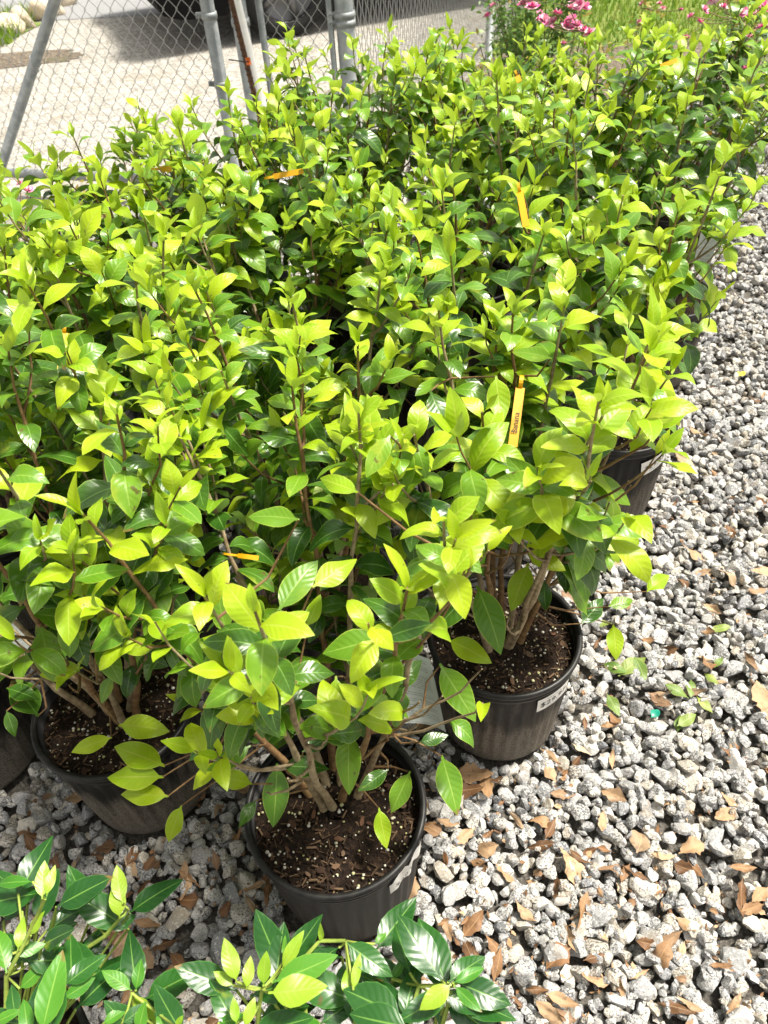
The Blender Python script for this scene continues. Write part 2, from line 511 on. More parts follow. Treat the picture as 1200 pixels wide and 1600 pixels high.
def m_dry():
    t = NT('dry_brown_leaf')
    uv = t.n('UVMap')
    sx = t.n('SeparateXYZ')
    t.l(uv.outputs[0], sx.inputs[0])
    r = t.math('FRACT', t.math('ADD', t.n('ObjectInfo').outputs['Random'], t.n('NewGeometry').outputs['Random Per Island']))
    a = t.math('ABSOLUTE', t.math('SUBTRACT', sx.outputs[0], 0.5))
    c = t.ramp(r, [(0.0, (0.10, 0.05, 0.022)), (0.25, (0.19, 0.095, 0.042)), (0.5, (0.31, 0.185, 0.095)), (0.72, (0.44, 0.30, 0.18)), (0.88, (0.16, 0.085, 0.045)), (1.0, (0.52, 0.40, 0.26))])
    f = t.noise(70.0, 4.0, world_coord(t), 0.65)
    c = t.mix(t.math('MULTIPLY', t.smooth(f, 0.5, 0.72), 0.6), c, (0.06, 0.032, 0.016))
    c = t.mix(t.math('MULTIPLY', t.math('SUBTRACT', 1.0, t.smooth(a, 0.01, 0.035)), 0.5), c, (0.45, 0.30, 0.15))
    p = t.bsdf(c, 0.6, 0, t.bump(f, 0.35, 0.006), 0.35)
    return t.done(p)
M['dry_leaf'] = m_dry()
M['faded_leaf'] = leaf_material('fallen_green_leaf', (0.10, 0.19, 0.03), (0.24, 0.30, 0.06), (0.26, 0.32, 0.12), (0.32, 0.38, 0.12), (0.3, 0.3, 0.1), 0.5, 0.15, 1.0)
M['teal'] = m_plain('teal_plastic_scrap', (0.01, 0.22, 0.15), 0.3)
M['yellow_petal'] = m_plain('yellow_petal', (0.80, 0.70, 0.03), 0.6)

def m_care():
    """grey-white care tag with unreadable lines of fine print"""
    t = NT('care_tag_card')
    uv = t.n('UVMap')
    sx = t.n('SeparateXYZ')
    t.l(uv.outputs[0], sx.inputs[0])
    rows = t.math('FRACT', t.math('MULTIPLY', sx.outputs[1], 34.0))
    line = t.math('MULTIPLY', t.math('GREATER_THAN', rows, 0.45), t.math('LESS_THAN', rows, 0.85))
    rowid = t.math('FLOOR', t.math('MULTIPLY', sx.outputs[1], 34.0))
    cb = t.n('CombineXYZ')
    t.l(t.math('MULTIPLY', sx.outputs[0], 30.0), cb.inputs[0])
    t.l(t.math('MULTIPLY', rowid, 7.7), cb.inputs[1])
    words = t.smooth(t.noise(1.7, 2.0, cb.outputs[0]), 0.42, 0.5)
    cb2 = t.n('CombineXYZ')
    t.l(t.math('MULTIPLY', rowid, 0.35), cb2.inputs[1])
    block = t.math('GREATER_THAN', t.noise(1.0, 0.0, cb2.outputs[0]), 0.47)
    inset = t.math('MULTIPLY', t.math('GREATER_THAN', sx.outputs[0], 0.10), t.math('LESS_THAN', sx.outputs[0], 0.88))
    m = t.math('MULTIPLY', t.math('MULTIPLY', line, words), t.math('MULTIPLY', block, inset))
    col = t.mix(t.math('MULTIPLY', m, 0.62), (0.42, 0.455, 0.44), (0.09, 0.10, 0.10))
    return t.done(t.bsdf(col, 0.4, 0, None, 0.4))
M['care'] = m_care()

# ------------------------------------------------------------------ leaf meshes
def leaf_mesh(name, wl=0.42, fold=0.25, curl=0.5, twist=0.0, wave=0.05, tip=1.35, ns=9, na=4, serr=0.0, seed=0, stalk=0.07, bend=0.0, rag=0.0):
    r = random.Random(seed)
    vs, uv, fs = [], [], []
    ph = r.uniform(0, 6.28)
    ang, y, z, x0 = curl * -0.35, 0.0, 0.0, 0.0
    rows = ns + 1
    for i in range(rows):
        t = i / ns
        if i:
            st = 1.0 / ns
            ang_m = curl * (-0.35 + 1.25 * (t - 0.5 / ns))
            y += st * math.cos(ang_m)
            z -= st * math.sin(ang_m)
            x0 += bend * st * t
        if t < stalk:
            w = 0.018
        else:
            q = (t - stalk) / (1 - stalk)
            w = wl * 0.5 * (math.sin(math.pi * min(1, q ** 0.88)) ** 0.82) * (1 - 0.22 * q ** tip)
            if i == ns:
                w = 0.004
            w = max(w, 0.012 if i < ns else 0.003)
            if serr:
                w *= 1 + serr * (1 if i % 2 else -1)
        for k in range(na + 1):
            s = -1 + 2 * k / na
            fa = fold * (1 - 0.4 * t) + 0.02
            wr = w * (1 + rag * r.uniform(-1, 0.5)) if (rag and k in (0, na)) else w
            hx = s * wr * math.cos(fa)
            hz = abs(s) * w * math.sin(fa) - 0.10 * s * s * w + wave * w * 2 * math.sin(ph + 7.0 * t + 1.5 * s) * abs(s)
            tw = twist * (t - 0.3)
            X = hx * math.cos(tw) - hz * math.sin(tw)
            Z = hx * math.sin(tw) + hz * math.cos(tw)
            nx = math.sin(curl * (-0.35 + 1.25 * t))
            vs.append((x0 + X, y + Z * nx * 0.8, z + Z * math.cos(curl * (-0.35 + 1.25 * t))))
            uv.append(((s + 1) / 2, t))
    for i in range(ns):
        for k in range(na):
            a = i * (na + 1) + k
            fs.append((a, a + 1, a + na + 2, a + na + 1))
    return mesh(name, vs, fs, True, uv)

def leaf_set(prefix, mats, n, seed, **kw):
    out = {}
    r = random.Random(seed)
    for mk in mats:
        L = []
        for i in range(n):
            d = dict(wl=r.uniform(0.43, 0.56), fold=r.uniform(0.08, 0.45), curl=r.uniform(0.25, 1.55), twist=r.uniform(-0.7, 0.7),
                     wave=r.uniform(0.04, 0.20), seed=seed * 50 + i, bend=r.uniform(-0.14, 0.14))
            d.update({k: (v(r) if callable(v) else v) for k, v in kw.items()})
            m = leaf_mesh(prefix, **d)
            m.materials.append(M[mk])
            L.append(m)
        out[mk] = L
    return out
LEAVES = leaf_set('leaf_blade', ('leaf_dark', 'leaf_mid', 'leaf_young'), 9, 3)
YOUNG = leaf_set('young_leaf_blade', ('leaf_young',), 6, 5, wl=lambda r: r.uniform(0.32, 0.44), fold=lambda r: r.uniform(0.3, 0.8), curl=lambda r: r.uniform(0.0, 1.3))
FLAT = leaf_set('flat_leaf_blade', ('leaf_dark', 'leaf_mid', 'leaf_young', 'faded_leaf'), 5, 8, fold=lambda r: r.uniform(0.05, 0.2), curl=lambda r: r.uniform(0.1, 0.5), wl=lambda r: r.uniform(0.44, 0.52), ns=12)
GLOSS = leaf_set('glossy_leaf_blade', ('gloss_dark', 'gloss_mid', 'gloss_young'), 5, 9, fold=lambda r: r.uniform(0.12, 0.3), curl=lambda r: r.uniform(0.1, 0.6), wl=lambda r: r.uniform(0.42, 0.50), ns=13, serr=0.018, wave=0.09)
DRY = leaf_set('dry_leaf_blade', ('dry_leaf',), 10, 13, wl=lambda r: r.uniform(0.34, 0.7), fold=lambda r: r.uniform(-0.5, 0.6), curl=lambda r: r.uniform(-0.9, 0.9), twist=lambda r: r.uniform(-1.0, 1.0), wave=0.22, rag=0.28, ns=12, na=6)

def orient(base, d, nrm, L, wscale=1.0):
    """matrix with local +Y along d and local +Z near nrm"""
    y = d.normalized()
    z = nrm - y * nrm.dot(y)
    z = z.normalized() if z.length > 1e-4 else Vector((0, 0, 1))
    x = y.cross(z)
    return Matrix(((x.x * L * wscale, y.x * L, z.x * L, base.x), (x.y * L * wscale, y.y * L, z.y * L, base.y),
                   (x.z * L * wscale, y.z * L, z.z * L, base.z), (0, 0, 0, 1)))

def put_leaf(parent, me, base, d, nrm, L, name='leaf', ws=1.0):
    o = bpy.data.objects.new(name, me)
    COL.objects.link(o)
    o.parent = parent
    o.matrix_basis = orient(base, d, nrm, L, ws)
    return o

# ------------------------------------------------------------------ the ground
g = Geo()
g.add([(-150, -60, -0.062), (150, -60, -0.062), (150, 260, -0.062), (-150, 260, -0.062)], [(0, 1, 2, 3)])
ground = tag(g.build('ground', M['drive'], None, False), kind='structure')

def sheet(name, pts, z, mat, nsub=0):
    m = mesh(name, [(p[0], p[1], z) for p in pts], [tuple(range(len(pts)))], False)
    return tag(link(name, m, None, mat), kind='structure')
# gravel bed under the loose stone: soil sheet, its stones come after the pots are known
BED_Z = -0.026
gravel_bed = sheet('gravel_bed', [(-1.9, -0.6), (2.1, -0.6), (2.1, 1.6), (3.3, 4.55), (0.35, 4.55), (0.1, 3.15), (-1.9, 3.2)], BED_Z, M['bed'])
DR = -0.022
drive = sheet('drive', [(-9, 3.22), (0.08, 3.17), (0.30, 4.5), (1.55, 7.7), (1.0, 40), (-9, 40)], DR, M['drive'])
sheet('mulch_strip', [(0.42, 4.57), (3.4, 4.57), (6.5, 5.2), (6.5, 6.15), (3.0, 5.75), (1.2, 5.9), (0.88, 5.75)], DR - 0.004, M['mulch'])
turf = sheet('lawn', [(0.90, 5.78), (1.2, 5.88), (3.0, 5.73), (6.5, 6.13), (20, 7), (20, 40), (1.6, 40), (1.6, 7.6)], DR - 0.008, M['turf'])
sheet('road', [(-7.5, 8.25), (-1.55, 7.72), (-0.9, 7.9), (-0.4, 8.6), (-0.2, 40), (-7.5, 40)], DR + 0.004, M['asphalt'])
_mb = []
for i in range(48):
    a = 6.2832 * i / 48
    k = 1 + 0.22 * noise.noise(Vector((math.cos(a) * 3, math.sin(a) * 3, 1.0))) + 0.12 * noise.noise(Vector((math.cos(a) * 9, math.sin(a) * 9, 4.0)))
    _mb.append((-3.3 + 1.35 * k * math.cos(a), 6.62 + 0.30 * k * math.sin(a) - 0.05 * math.cos(a)))
sheet('mulch_bed', _mb, DR + 0.004, M['mulch'])
sheet('verge', [(-7.4, 7.02), (-4.6, 7.02), (-2.75, 6.95), (-2.55, 7.75), (-7.4, 8.2)], DR + 0.006, M['turf'])

def grass(name, label, poly_fn, n, seed, hmin, hmax, z0):
    r = np.random.RandomState(seed)
    P = poly_fn(r, n)
    n = len(P)
    h = r.uniform(hmin, hmax, n)
    a = r.uniform(0, 6.283, n)
    w = r.uniform(0.004, 0.009, n)
    lean = r.uniform(-0.5, 0.5, (n, 2)) * h[:, None]
    V = np.zeros((n, 3, 3), np.float32)
    V[:, 0, 0] = P[:, 0] - np.cos(a) * w; V[:, 0, 1] = P[:, 1] - np.sin(a) * w; V[:, 0, 2] = z0
    V[:, 1, 0] = P[:, 0] + np.cos(a) * w; V[:, 1, 1] = P[:, 1] + np.sin(a) * w; V[:, 1, 2] = z0
    V[:, 2, :2] = P + lean; V[:, 2, 2] = z0 + h
    me = bpy.data.meshes.new(name)
    me.vertices.add(n * 3); me.vertices.foreach_set('co', V.ravel())
    me.loops.add(n * 3); me.loops.foreach_set('vertex_index', np.arange(n * 3, dtype=np.int32))
    me.polygons.add(n); me.polygons.foreach_set('loop_start', np.arange(0, n * 3, 3, dtype=np.int32))
    me.polygons.foreach_set('loop_total', np.full(n, 3, np.int32))
    me.update(calc_edges=True)
    tag(link(name, me, None, M['grass']), label, 'grass', None, 'stuff')
def lawn_pts(r, n):
    y = r.uniform(5.72, 11, n); x = r.uniform(0.9, 7.5, n)
    return np.stack([x, y], 1)[(x > 0.62 + (y - 5.0) * 0.36)]
grass('lawn_grass', 'bright green lawn grass beyond the leaf litter strip', lawn_pts, 34000, 1, 0.03, 0.09, DR - 0.01)
def verge_pts(r, n):
    y = r.uniform(7.0, 8.1, n); x = r.uniform(-5.2, -2.65, n)
    return np.stack([x, y], 1)
grass('verge_grass', 'rough grass patch behind the pale stone border across the drive', verge_pts, 9000, 2, 0.04, 0.14, DR)

# ------------------------------------------------------------------ pots and shrubs
POT_R, POT_H, POT_B = 0.140, 0.268, 0.117
SOIL_Z = POT_H - 0.035
def make_pot_meshes():
    n = 144
    prof = [(0.0, 0.002), (POT_B - 0.006, 0.002), (POT_B - 0.001, 0.004), (POT_B, 0.010)]
    for i in range(1, 8):
        t = i / 8
        prof.append((POT_B + (POT_R - 0.006 - POT_B) * t, 0.010 + (POT_H - 0.034) * t))
    prof += [(POT_R - 0.006, POT_H - 0.024)]
    inner = [(POT_R - 0.009, POT_H - 0.006), (POT_R - 0.012, SOIL_Z - 0.03)]
    nf = len(prof)
    def flute(j, k):
        if 3 < j < nf - 1:
            return 0.0017 * (1 if (k // 2) % 2 else -1) * (0.6 if j in (4, nf - 2) else 1)
        return 0
    g = Geo()
    g.lathe(prof + inner, n, False, flute)
    body = mesh('pot_body', g.v, g.f, True)
    body.materials.append(M['pot'])
    g = Geo()
    c = [(POT_R - 0.0065, POT_H - 0.026), (POT_R - 0.002, POT_H - 0.0255), (POT_R - 0.0008, POT_H - 0.019), (POT_R - 0.003, POT_H - 0.0165),
         (POT_R - 0.0028, POT_H - 0.012), (POT_R + 0.001, POT_H - 0.010), (POT_R + 0.0022, POT_H - 0.004), (POT_R + 0.0005, POT_H),
         (POT_R - 0.005, POT_H + 0.0005), (POT_R - 0.0085, POT_H - 0.003), (POT_R - 0.0085, POT_H - 0.02)]
    g.lathe(c, 96)
    rim = mesh('pot_rim', g.v, g.f, True)
    rim.materials.append(M['rim'])
    return body, rim
POT_ME, RIM_ME = make_pot_meshes()

def soil_mesh(seed):
    r = random.Random(seed)
    vs, fs = [(0, 0, SOIL_Z + 0.008)], []
    nr, na = 9, 36
    for i in range(1, nr + 1):
        rr = (POT_R - 0.0105) * i / nr
        for k in range(na):
            a = 6.2832 * k / na
            x, y = rr * math.cos(a), rr * math.sin(a)
            h = 0.009 * noise.noise(Vector((x * 25, y * 25, seed * 3.1))) + 0.004 * noise.noise(Vector((x * 90, y * 90, seed)))
            vs.append((x, y, SOIL_Z + h + 0.010 * (1 - (i / nr) ** 2)))
    for k in range(na):
        fs.append((0, 1 + k, 1 + (k + 1) % na))
    for i in range(nr - 1):
        for k in range(na):
            a, b = 1 + i * na + k, 1 + i * na + (k + 1) % na
            fs.append((a, b, b + na, a + na))
    m = mesh('soil_surface', vs, fs)
    m.materials.append(M['soil'])
    return m
SOILS = [soil_mesh(i) for i in range(4)]

def chip_mesh(seed):
    r = random.Random(seed)
    bm = bmesh.new()
    for i in range(9):
        a = 6.2832 * i / 9
        for s in (-1, 1):
            bm.verts.new((math.cos(a) * r.uniform(0.6, 1.0), 0.55 * math.sin(a) * r.uniform(0.6, 1), s * 0.16 * r.uniform(0.5, 1)))
    bmesh.ops.convex_hull(bm, input=bm.verts)
    bmesh.ops.delete(bm, geom=[v for v in bm.verts if not v.link_faces], context='VERTS')
    m = bpy.data.meshes.new('bark_chip')
    bm.to_mesh(m); bm.free()
    m.materials.append(M['bark_chip'])
    return m
CHIPS = [chip_mesh(i) for i in range(6)]

def crumbs_mesh(seed, n, beads):
    r = random.Random(seed)
    g = Geo()
    for i in range(n):
        a, q = r.uniform(0, 6.283), (POT_R - 0.014) * math.sqrt(r.random())
        c = Vector((q * math.cos(a), q * math.sin(a), SOIL_Z + 0.006 * (1 - (q / POT_R) ** 2) + r.uniform(0.001, 0.006)))
        if beads:
            s = r.choice([0.0013, 0.0016, 0.0018, 0.0018, 0.0028]) * r.uniform(0.8, 1.3)
            vs = [c + Vector(v) * s for v in ((1, 0, 0), (-1, 0, 0), (0, 1, 0), (0, -1, 0), (0, 0, 1), (0, 0, -1), (.6, .6, .6), (-.6, .6, .6), (-.6, -.6, .6), (.6, -.6, .6))]
            g.add(vs, [(4, 6, 7), (4, 7, 8), (4, 8, 9), (4, 9, 6), (6, 0, 2), (6, 2, 7), (7, 2, 1), (7, 1, 8), (8, 1, 3), (8, 3, 9), (9, 3, 0), (9, 0, 6), (5, 2, 0), (5, 1, 2), (5, 3, 1), (5, 0, 3)])
        else:
            M3 = Matrix.Rotation(r.uniform(0, 6.28), 3, 'Z') @ Matrix.Rotation(r.uniform(-0.5, 0.5), 3, 'X')
            g.box(c, (r.uniform(0.004, 0.017), r.uniform(0.0009, 0.0032), r.uniform(0.0008, 0.0025)), M3)
    m = mesh('soil_bits', g.v, g.f, beads)
    m.materials.append(M['perlite'] if beads else M['crumbs'])
    return m
CRUMBS = [crumbs_mesh(20 + i, 700, False) for i in range(2)]
BEADS = [crumbs_mesh(40 + i, 260, True) for i in range(3)]

def add_pot(root, seed, detail, dust=0.7):
    r = random.Random(seed)
    p = link('pot', POT_ME, root)
    p.rotation_euler = (0, 0, r.uniform(0, 6.28))
    p.color = (1, 1, 1, dust)
    link('rim', RIM_ME, p)
    s = link('soil', SOILS[seed % 4], root)
    s.rotation_euler = (0, 0, r.uniform(0, 6.28))
    if detail:
        c = tag(link('soil_crumb', CRUMBS[seed % 2], s), kind='stuff')
        b = tag(link('feed_bead', BEADS[seed % 3], s), kind='stuff')
        for i in range(detail):
            a, q = r.uniform(0, 6.283), (POT_R - 0.024) * math.sqrt(r.random())
            o = link('bark_chip', r.choice(CHIPS), s)
            o.location = (q * math.cos(a), q * math.sin(a), SOIL_Z + 0.008 * (1 - (q / POT_R) ** 2) + 0.004)
            o.rotation_euler = (r.uniform(-0.35, 0.35), r.uniform(-0.35, 0.35), r.uniform(0, 6.28))
            k = r.uniform(0.005, 0.012)
            o.scale = (k, k, k)
    return p

def curve_pts(p0, d0, d1, L, n, r, wob=0.02):
    """walk from p0, turning from direction d0 to d1"""
    pts = [p0.copy()]
    p = p0.copy()
    for i in range(n):
        t = (i + 0.5) / n
        d = d0.lerp(d1, t)
        d = (d + Vector((r.gauss(0, wob), r.gauss(0, wob), r.gauss(0, wob)))).normalized()
        p = p + d * (L / n)
        pts.append(p.copy())
    return pts

def leaf_along(pts, s):
    n = len(pts) - 1
    k = min(n - 1, int(s * n))
    f = s * n - k
    return pts[k].lerp(pts[k + 1], f), (pts[k + 1] - pts[k]).normalized()

UP = Vector((0, 0, 1))
MIDX = {'leaf_dark': 0, 'leaf_mid': 1, 'leaf_young': 2}
_LA = {}
def leaf_arrays(me):
    if me.name not in _LA:
        V = np.array([v.co[:] for v in me.vertices]); F = np.array([p.vertices[:] for p in me.polygons])
        U = np.zeros((len(V), 2)); l = me.uv_layers[0].data
        for lp in me.loops:
            U[lp.vertex_index] = l[lp.index].uv
        _LA[me.name] = (V, F, U)
    return _LA[me.name]
# cards, tags and bare stems that stay open to view: x0, y0, x1, y1 and how far out (m) the gap reaches
CLEAR = [(622, 1020, 700, 1150, 1.3), (0, 950, 52, 1040, 1.4), (790, 600, 822, 705, 1.15), (806, 300, 830, 352, 1.6), (425, 262, 474, 282, 2.2),
         (250, 258, 268, 270, 2.5), (92, 525, 108, 575, 1.3), (750, 850, 890, 985, 1.5), (690, 985, 910, 1100, 1.6), (1085, 360, 1120, 415, 2.0),
         (940, 700, 1052, 800, 1.9), (365, 862, 405, 880, 1.1), (630, 735, 642, 765, 1.2)]
SHRUB_GROUP = 'potted shrubs packed in a block on the gravel'
SHRUBS = {}

def make_shrub(key, x, y, height, seed, label, n_stem=8, spread=0.2, leafcap=298, extra=150, detail=8, heroes=(), keep=None, lean=(0, 0), group=None, base_off=(0, 0), low=0.40, dust=0.7, lscale=1.0):
    r = random.Random(seed)
    root = empty('potted_shrub', (x, y, 0))
    tag(root, label, 'potted shrub', group or SHRUB_GROUP)
    add_pot(root, seed, detail, dust)
    vig = r.uniform(0.8, 1.5)        # how much fresh growth this one carries
    cand = []          # (base, dir, normal, length, age)
    axes = []
    a0 = r.uniform(0, 6.28)
    for i in range(n_stem):
        a = a0 + 6.2832 * i / n_stem + r.uniform(-0.35, 0.35)
        rad = Vector((math.cos(a), math.sin(a), 0))
        p0 = Vector((base_off[0], base_off[1], SOIL_Z - 0.004)) + rad * r.uniform(0.012, 0.035)
        hh = (height - SOIL_Z) * r.uniform(0.82, 1.02)
        out = spread * r.uniform(0.55, 1.15) / max(hh, 0.1)
        d0 = (rad * (out * 1.15) + UP + Vector((lean[0], lean[1], 0))).normalized()
        d1 = (rad * (out * 0.75) + UP + Vector((lean[0], lean[1], 0)) * 0.6).normalized()
        L = hh * (1 + 0.35 * out)
        st = curve_pts(p0, d0, d1, L * 0.93, 12, r, 0.07)
        g = Geo()
        st[0] = p0 + Vector((-d0.x * 0.02, -d0.y * 0.02, -0.035))
        g.tube(st, [(0.0062 if k else 0.0095) - 0.0046 * (k / 12) + (0.0008 if k % 3 == 1 else 0) for k in range(13)], 8)
        branches = [(st, 0.0, True)]
        for j in range(r.choice((4, 5, 5, 6))):
            s = r.uniform(0.22, 0.86)
            q, T = leaf_along(st, s)
            b = a + r.uniform(-1.5, 1.5)
            od = Vector((math.cos(b), math.sin(b), 0))
            e0 = (T * 0.7 + od * r.uniform(0.6, 1.0)).normalized()
            e1 = (UP * r.uniform(0.8, 1.3) + od * 0.35 + T * 0.2).normalized()
            bl = r.uniform(0.11, 0.26) * (1.15 - 0.5 * s)
            top = height * 1.0 - q.z
            bl = min(bl, max(0.06, top))
            tw = curve_pts(q, e0, e1, bl, 6, r, 0.08)
            g.tube(tw, [0.0027 - 0.0016 * (k / 6) for k in range(7)], 5)
            branches.append((tw, s, False))
        stem = g.build('stem', M['bark'] if i % 3 else M['twig'], root)
        for (pts, s0, main) in branches:
            axes.append(pts)
            bl = sum((pts[k + 1] - pts[k]).length for k in range(len(pts) - 1))
            start = low if main else 0.15
            nn = max(3, int(bl * (1 - start) / 0.0175))
            phi = r.uniform(0, 6.28)
            for k in range(nn):
                s = start + (1 - start) * (k + r.uniform(0, 0.5)) / nn
                p, T = leaf_along(pts, min(s, 0.999))
                phi += 2.4 + r.uniform(-0.4, 0.4)
                sd = T.orthogonal().normalized()
                ot = sd.cross(T)
                rd = sd * math.cos(phi) + ot * math.sin(phi)
                dist = (1 - s) * bl                 # distance below the shoot tip
                age = dist + r.uniform(-0.035, 0.05)
                ang = R(38) + min(1.0, dist / 0.14) * R(38) + r.uniform(-0.25, 0.25)
                d = (T * math.cos(ang) + rd * math.sin(ang)).normalized()
                d.z -= 0.10 + 0.38 * min(1, dist / 0.22)
                d.normalize()
                nv = (T * 0.9 + UP * 0.9 - rd * 0.25 + Vector((r.gauss(0, .25), r.gauss(0, .25), r.gauss(0, .25))))
                L = (0.059 + 0.028 * min(1, dist / 0.13)) * r.uniform(0.72, 1.2) * lscale
                cand.append((p, d, nv, L, age, p.z))
            # the opening shoot: upright slim leaves and a bud
            p, T = leaf_along(pts, 0.999)
            for k in range(r.choice((1, 2, 2, 3))):
                phi += 2.2
                sd = T.orthogonal().normalized(); ot = sd.cross(T)
                rd = sd * math.cos(phi) + ot * math.sin(phi)
                d = (T + UP * 0.3 + rd * r.uniform(0.25, 0.9)).normalized()
                cand.append((p - T * 0.004, d, rd * -1.0 + UP * 0.3, r.uniform(0.034, 0.062), -1.0, p.z))
    if keep:
        cand = [c for c in cand if keep(c[0], c[1], c[3])]
    def hides(c):
        for w in (c[0] + c[1] * (c[3] * 0.5), c[0] + c[1] * c[3]):
            px, py, dep = proj((w.x + x, w.y + y, w.z))
            for (x0, y0, x1, y1, dk) in CLEAR:
                if x0 < px < x1 and y0 < py < y1 and dep < dk:
                    return True
        return False
    cand = [c for c in cand if not hides(c)]
    # thin the old lower ones first; the leaves that show largest are objects of their own
    r.shuffle(cand)
    cand.sort(key=lambda c: -(c[5] + r.uniform(0, 0.42)))
    nh = len(heroes)
    cand = cand[:leafcap + extra]
    JV, JF, JU, JM = [], [], [], []
    for ci, (p, d, nv, L, age, _z) in enumerate(cand):
        if age < -0.5:
            me = r.choice(YOUNG['leaf_young'])
        elif age < 0.038 * vig:
            me = r.choice(LEAVES['leaf_young'])
        elif age < 0.095 * vig:
            me = r.choice(LEAVES['leaf_mid' if r.random() < 0.62 else 'leaf_young'])
        else:
            me = r.choice(LEAVES['leaf_dark' if r.random() < 0.78 else 'leaf_mid'])
        if ci < leafcap - nh:
            put_leaf(root, me, p, d, nv, L)
        else:
            V, F, U = leaf_arrays(me)
            mm = np.array(orient(p, d, nv, L))
            b = len(JV) * V.shape[0]
            JV.append(V @ mm[:3, :3].T + mm[:3, 3]); JF.append(F + b); JU.append(U); JM += [MIDX[me.materials[0].name]] * len(F)
    if JV:
        me = mesh('foliage', np.concatenate(JV), [tuple(int(q) for q in f) for f in np.concatenate(JF)], True, np.concatenate(JU))
        for k in ('leaf_dark', 'leaf_mid', 'leaf_young'):
            me.materials.append(M[k])
        me.polygons.foreach_set('material_index', np.array(JM, np.int32))
        tag(link('foliage', me, root), kind='stuff')
    # leaves that stand out in the picture: own stalk twig to the closest branch
    camv = Vector((0, 0, CAM_H))
    if heroes:
        W = Vector((x, y, 0))
        for h in heroes:
            (bx, by), (tx, ty), z, age = h[:4]
            dz = h[4] if len(h) > 4 else 0.0
            b, tp = at(bx, by, z) - W, at(tx, ty, z + dz) - W
            d = tp - b
            nv = (camv - W - b).normalized() * 0.9 + UP * 0.7
            sets = YOUNG if age == 'young_slim' else FLAT
            me = r.choice(sets['leaf_young' if age == 'young_slim' else 'leaf_' + age])
            put_leaf(root, me, b, d, nv, d.length * 1.03)
            best = min((pt for ax in axes for pt in ax[2:]), key=lambda q: (q - (b - Vector((0, 0, 0.05)))).length)
            mid = b.lerp(best, 0.5) + Vector((0, 0, -0.012)) - d * 0.15
            g = Geo()
            g.tube([b + d * 0.02, mid, best], [0.0011, 0.0016, 0.002], 5)
            g.build('side_twig', M['twig'], root)
    SHRUBS[key] = root
    return root

# --- positions (metres, gravel surface at z = 0)
P1, P2, PA, PB = (-0.109, 0.557), (0.203, 0.862), (-0.495, 0.768), (-0.86, 0.86)
PQ, P3 = (0.215, 1.335), (0.575, 1.475)
def keep_front(off_y, zmin):
    return lambda p, d, L: not (p.y < off_y and p.z < zmin)

H1 = [((545, 1140), (543, 1240), .44, 'mid', -.03), ((433, 1193), (432, 1293), .40, 'mid', -.05), ((440, 1197), (513, 1198), .42, 'dark'),
      ((607, 1202), (562, 1236), .40, 'dark'), ((641, 1205), (612, 1271), .38, 'mid', -.03), ((592, 1262), (604, 1326), .34, 'young', -.03),
      ((690, 1180), (718, 1271), .42, 'mid', -.04), ((687, 1037), (742, 1125), .50, 'mid', -.03), ((608, 1080), (662, 1035), .50, 'dark'),
      ((388, 1018), (433, 1102), .60, 'young', -.03), ((330, 1005), (280, 1092), .56, 'mid', -.03), ((525, 1056), (525, 1132), .52, 'young', -.03),
      ((435, 955), (490, 870), .74, 'mid', .02), ((487, 918), (557, 872), .77, 'young'), ((388, 1014), (312, 996), .62, 'young'),
      ((468, 812), (386, 802), .84, 'mid'), ((262, 903), (230, 992), .68, 'mid', -.03), ((395, 1082), (370, 1162), .52, 'mid', -.03),
      ((258, 1197), (178, 1165), .40, 'young'), ((256, 1214), (163, 1216), .39, 'young'), ((264, 1244), (189, 1240), .37, 'young'),
      ((284, 1258), (262, 1316), .36, 'young', -.04), ((405, 1000), (343, 1090), .5, 'dark', -.03), ((350, 1130), (300, 1190), .44, 'dark', -.02),
      ((575, 1060), (625, 1112), .5, 'young'), ((472, 1175), (520, 1150), .44, 'dark'), ((392, 1165), (330, 1205), .42, 'mid'),
      ((610, 680), (572, 742), .86, 'mid', -.02), ((560, 770), (500, 745), .85, 'young'), ((480, 980), (500, 930), .7, 'young', .02),
      ((340, 930), (352, 878), .72, 'mid', .02), ((600, 1130), (560, 1100), .48, 'dark'), ((655, 1160), (700, 1150), .45, 'dark'),
      ((395, 1225), (338, 1213), .40, 'young'), ((400, 1250), (372, 1290), .38, 'dark')]
def keep_p1(p, d, L):
    q = p + d * L
    for w in (p, q):
        px, py, dep = proj((w.x + P1[0], w.y + P1[1], w.z))
        if dep < 0.70 or (py > 1150 and 440 < px < 700) or (py > 1235) or (py > 1180 and px > 380):
            return False
    return True
make_shrub('P1', *P1, 0.93, 101, 'leafy shrub in the ribbed pot with a torn price sticker, its dark soil widely visible',
           n_stem=9, spread=0.20, heroes=H1, detail=26, keep=keep_p1, base_off=(-0.005, 0.03), lean=(-0.02, 0.15), dust=0.25, lscale=0.82, low=0.16, extra=230)
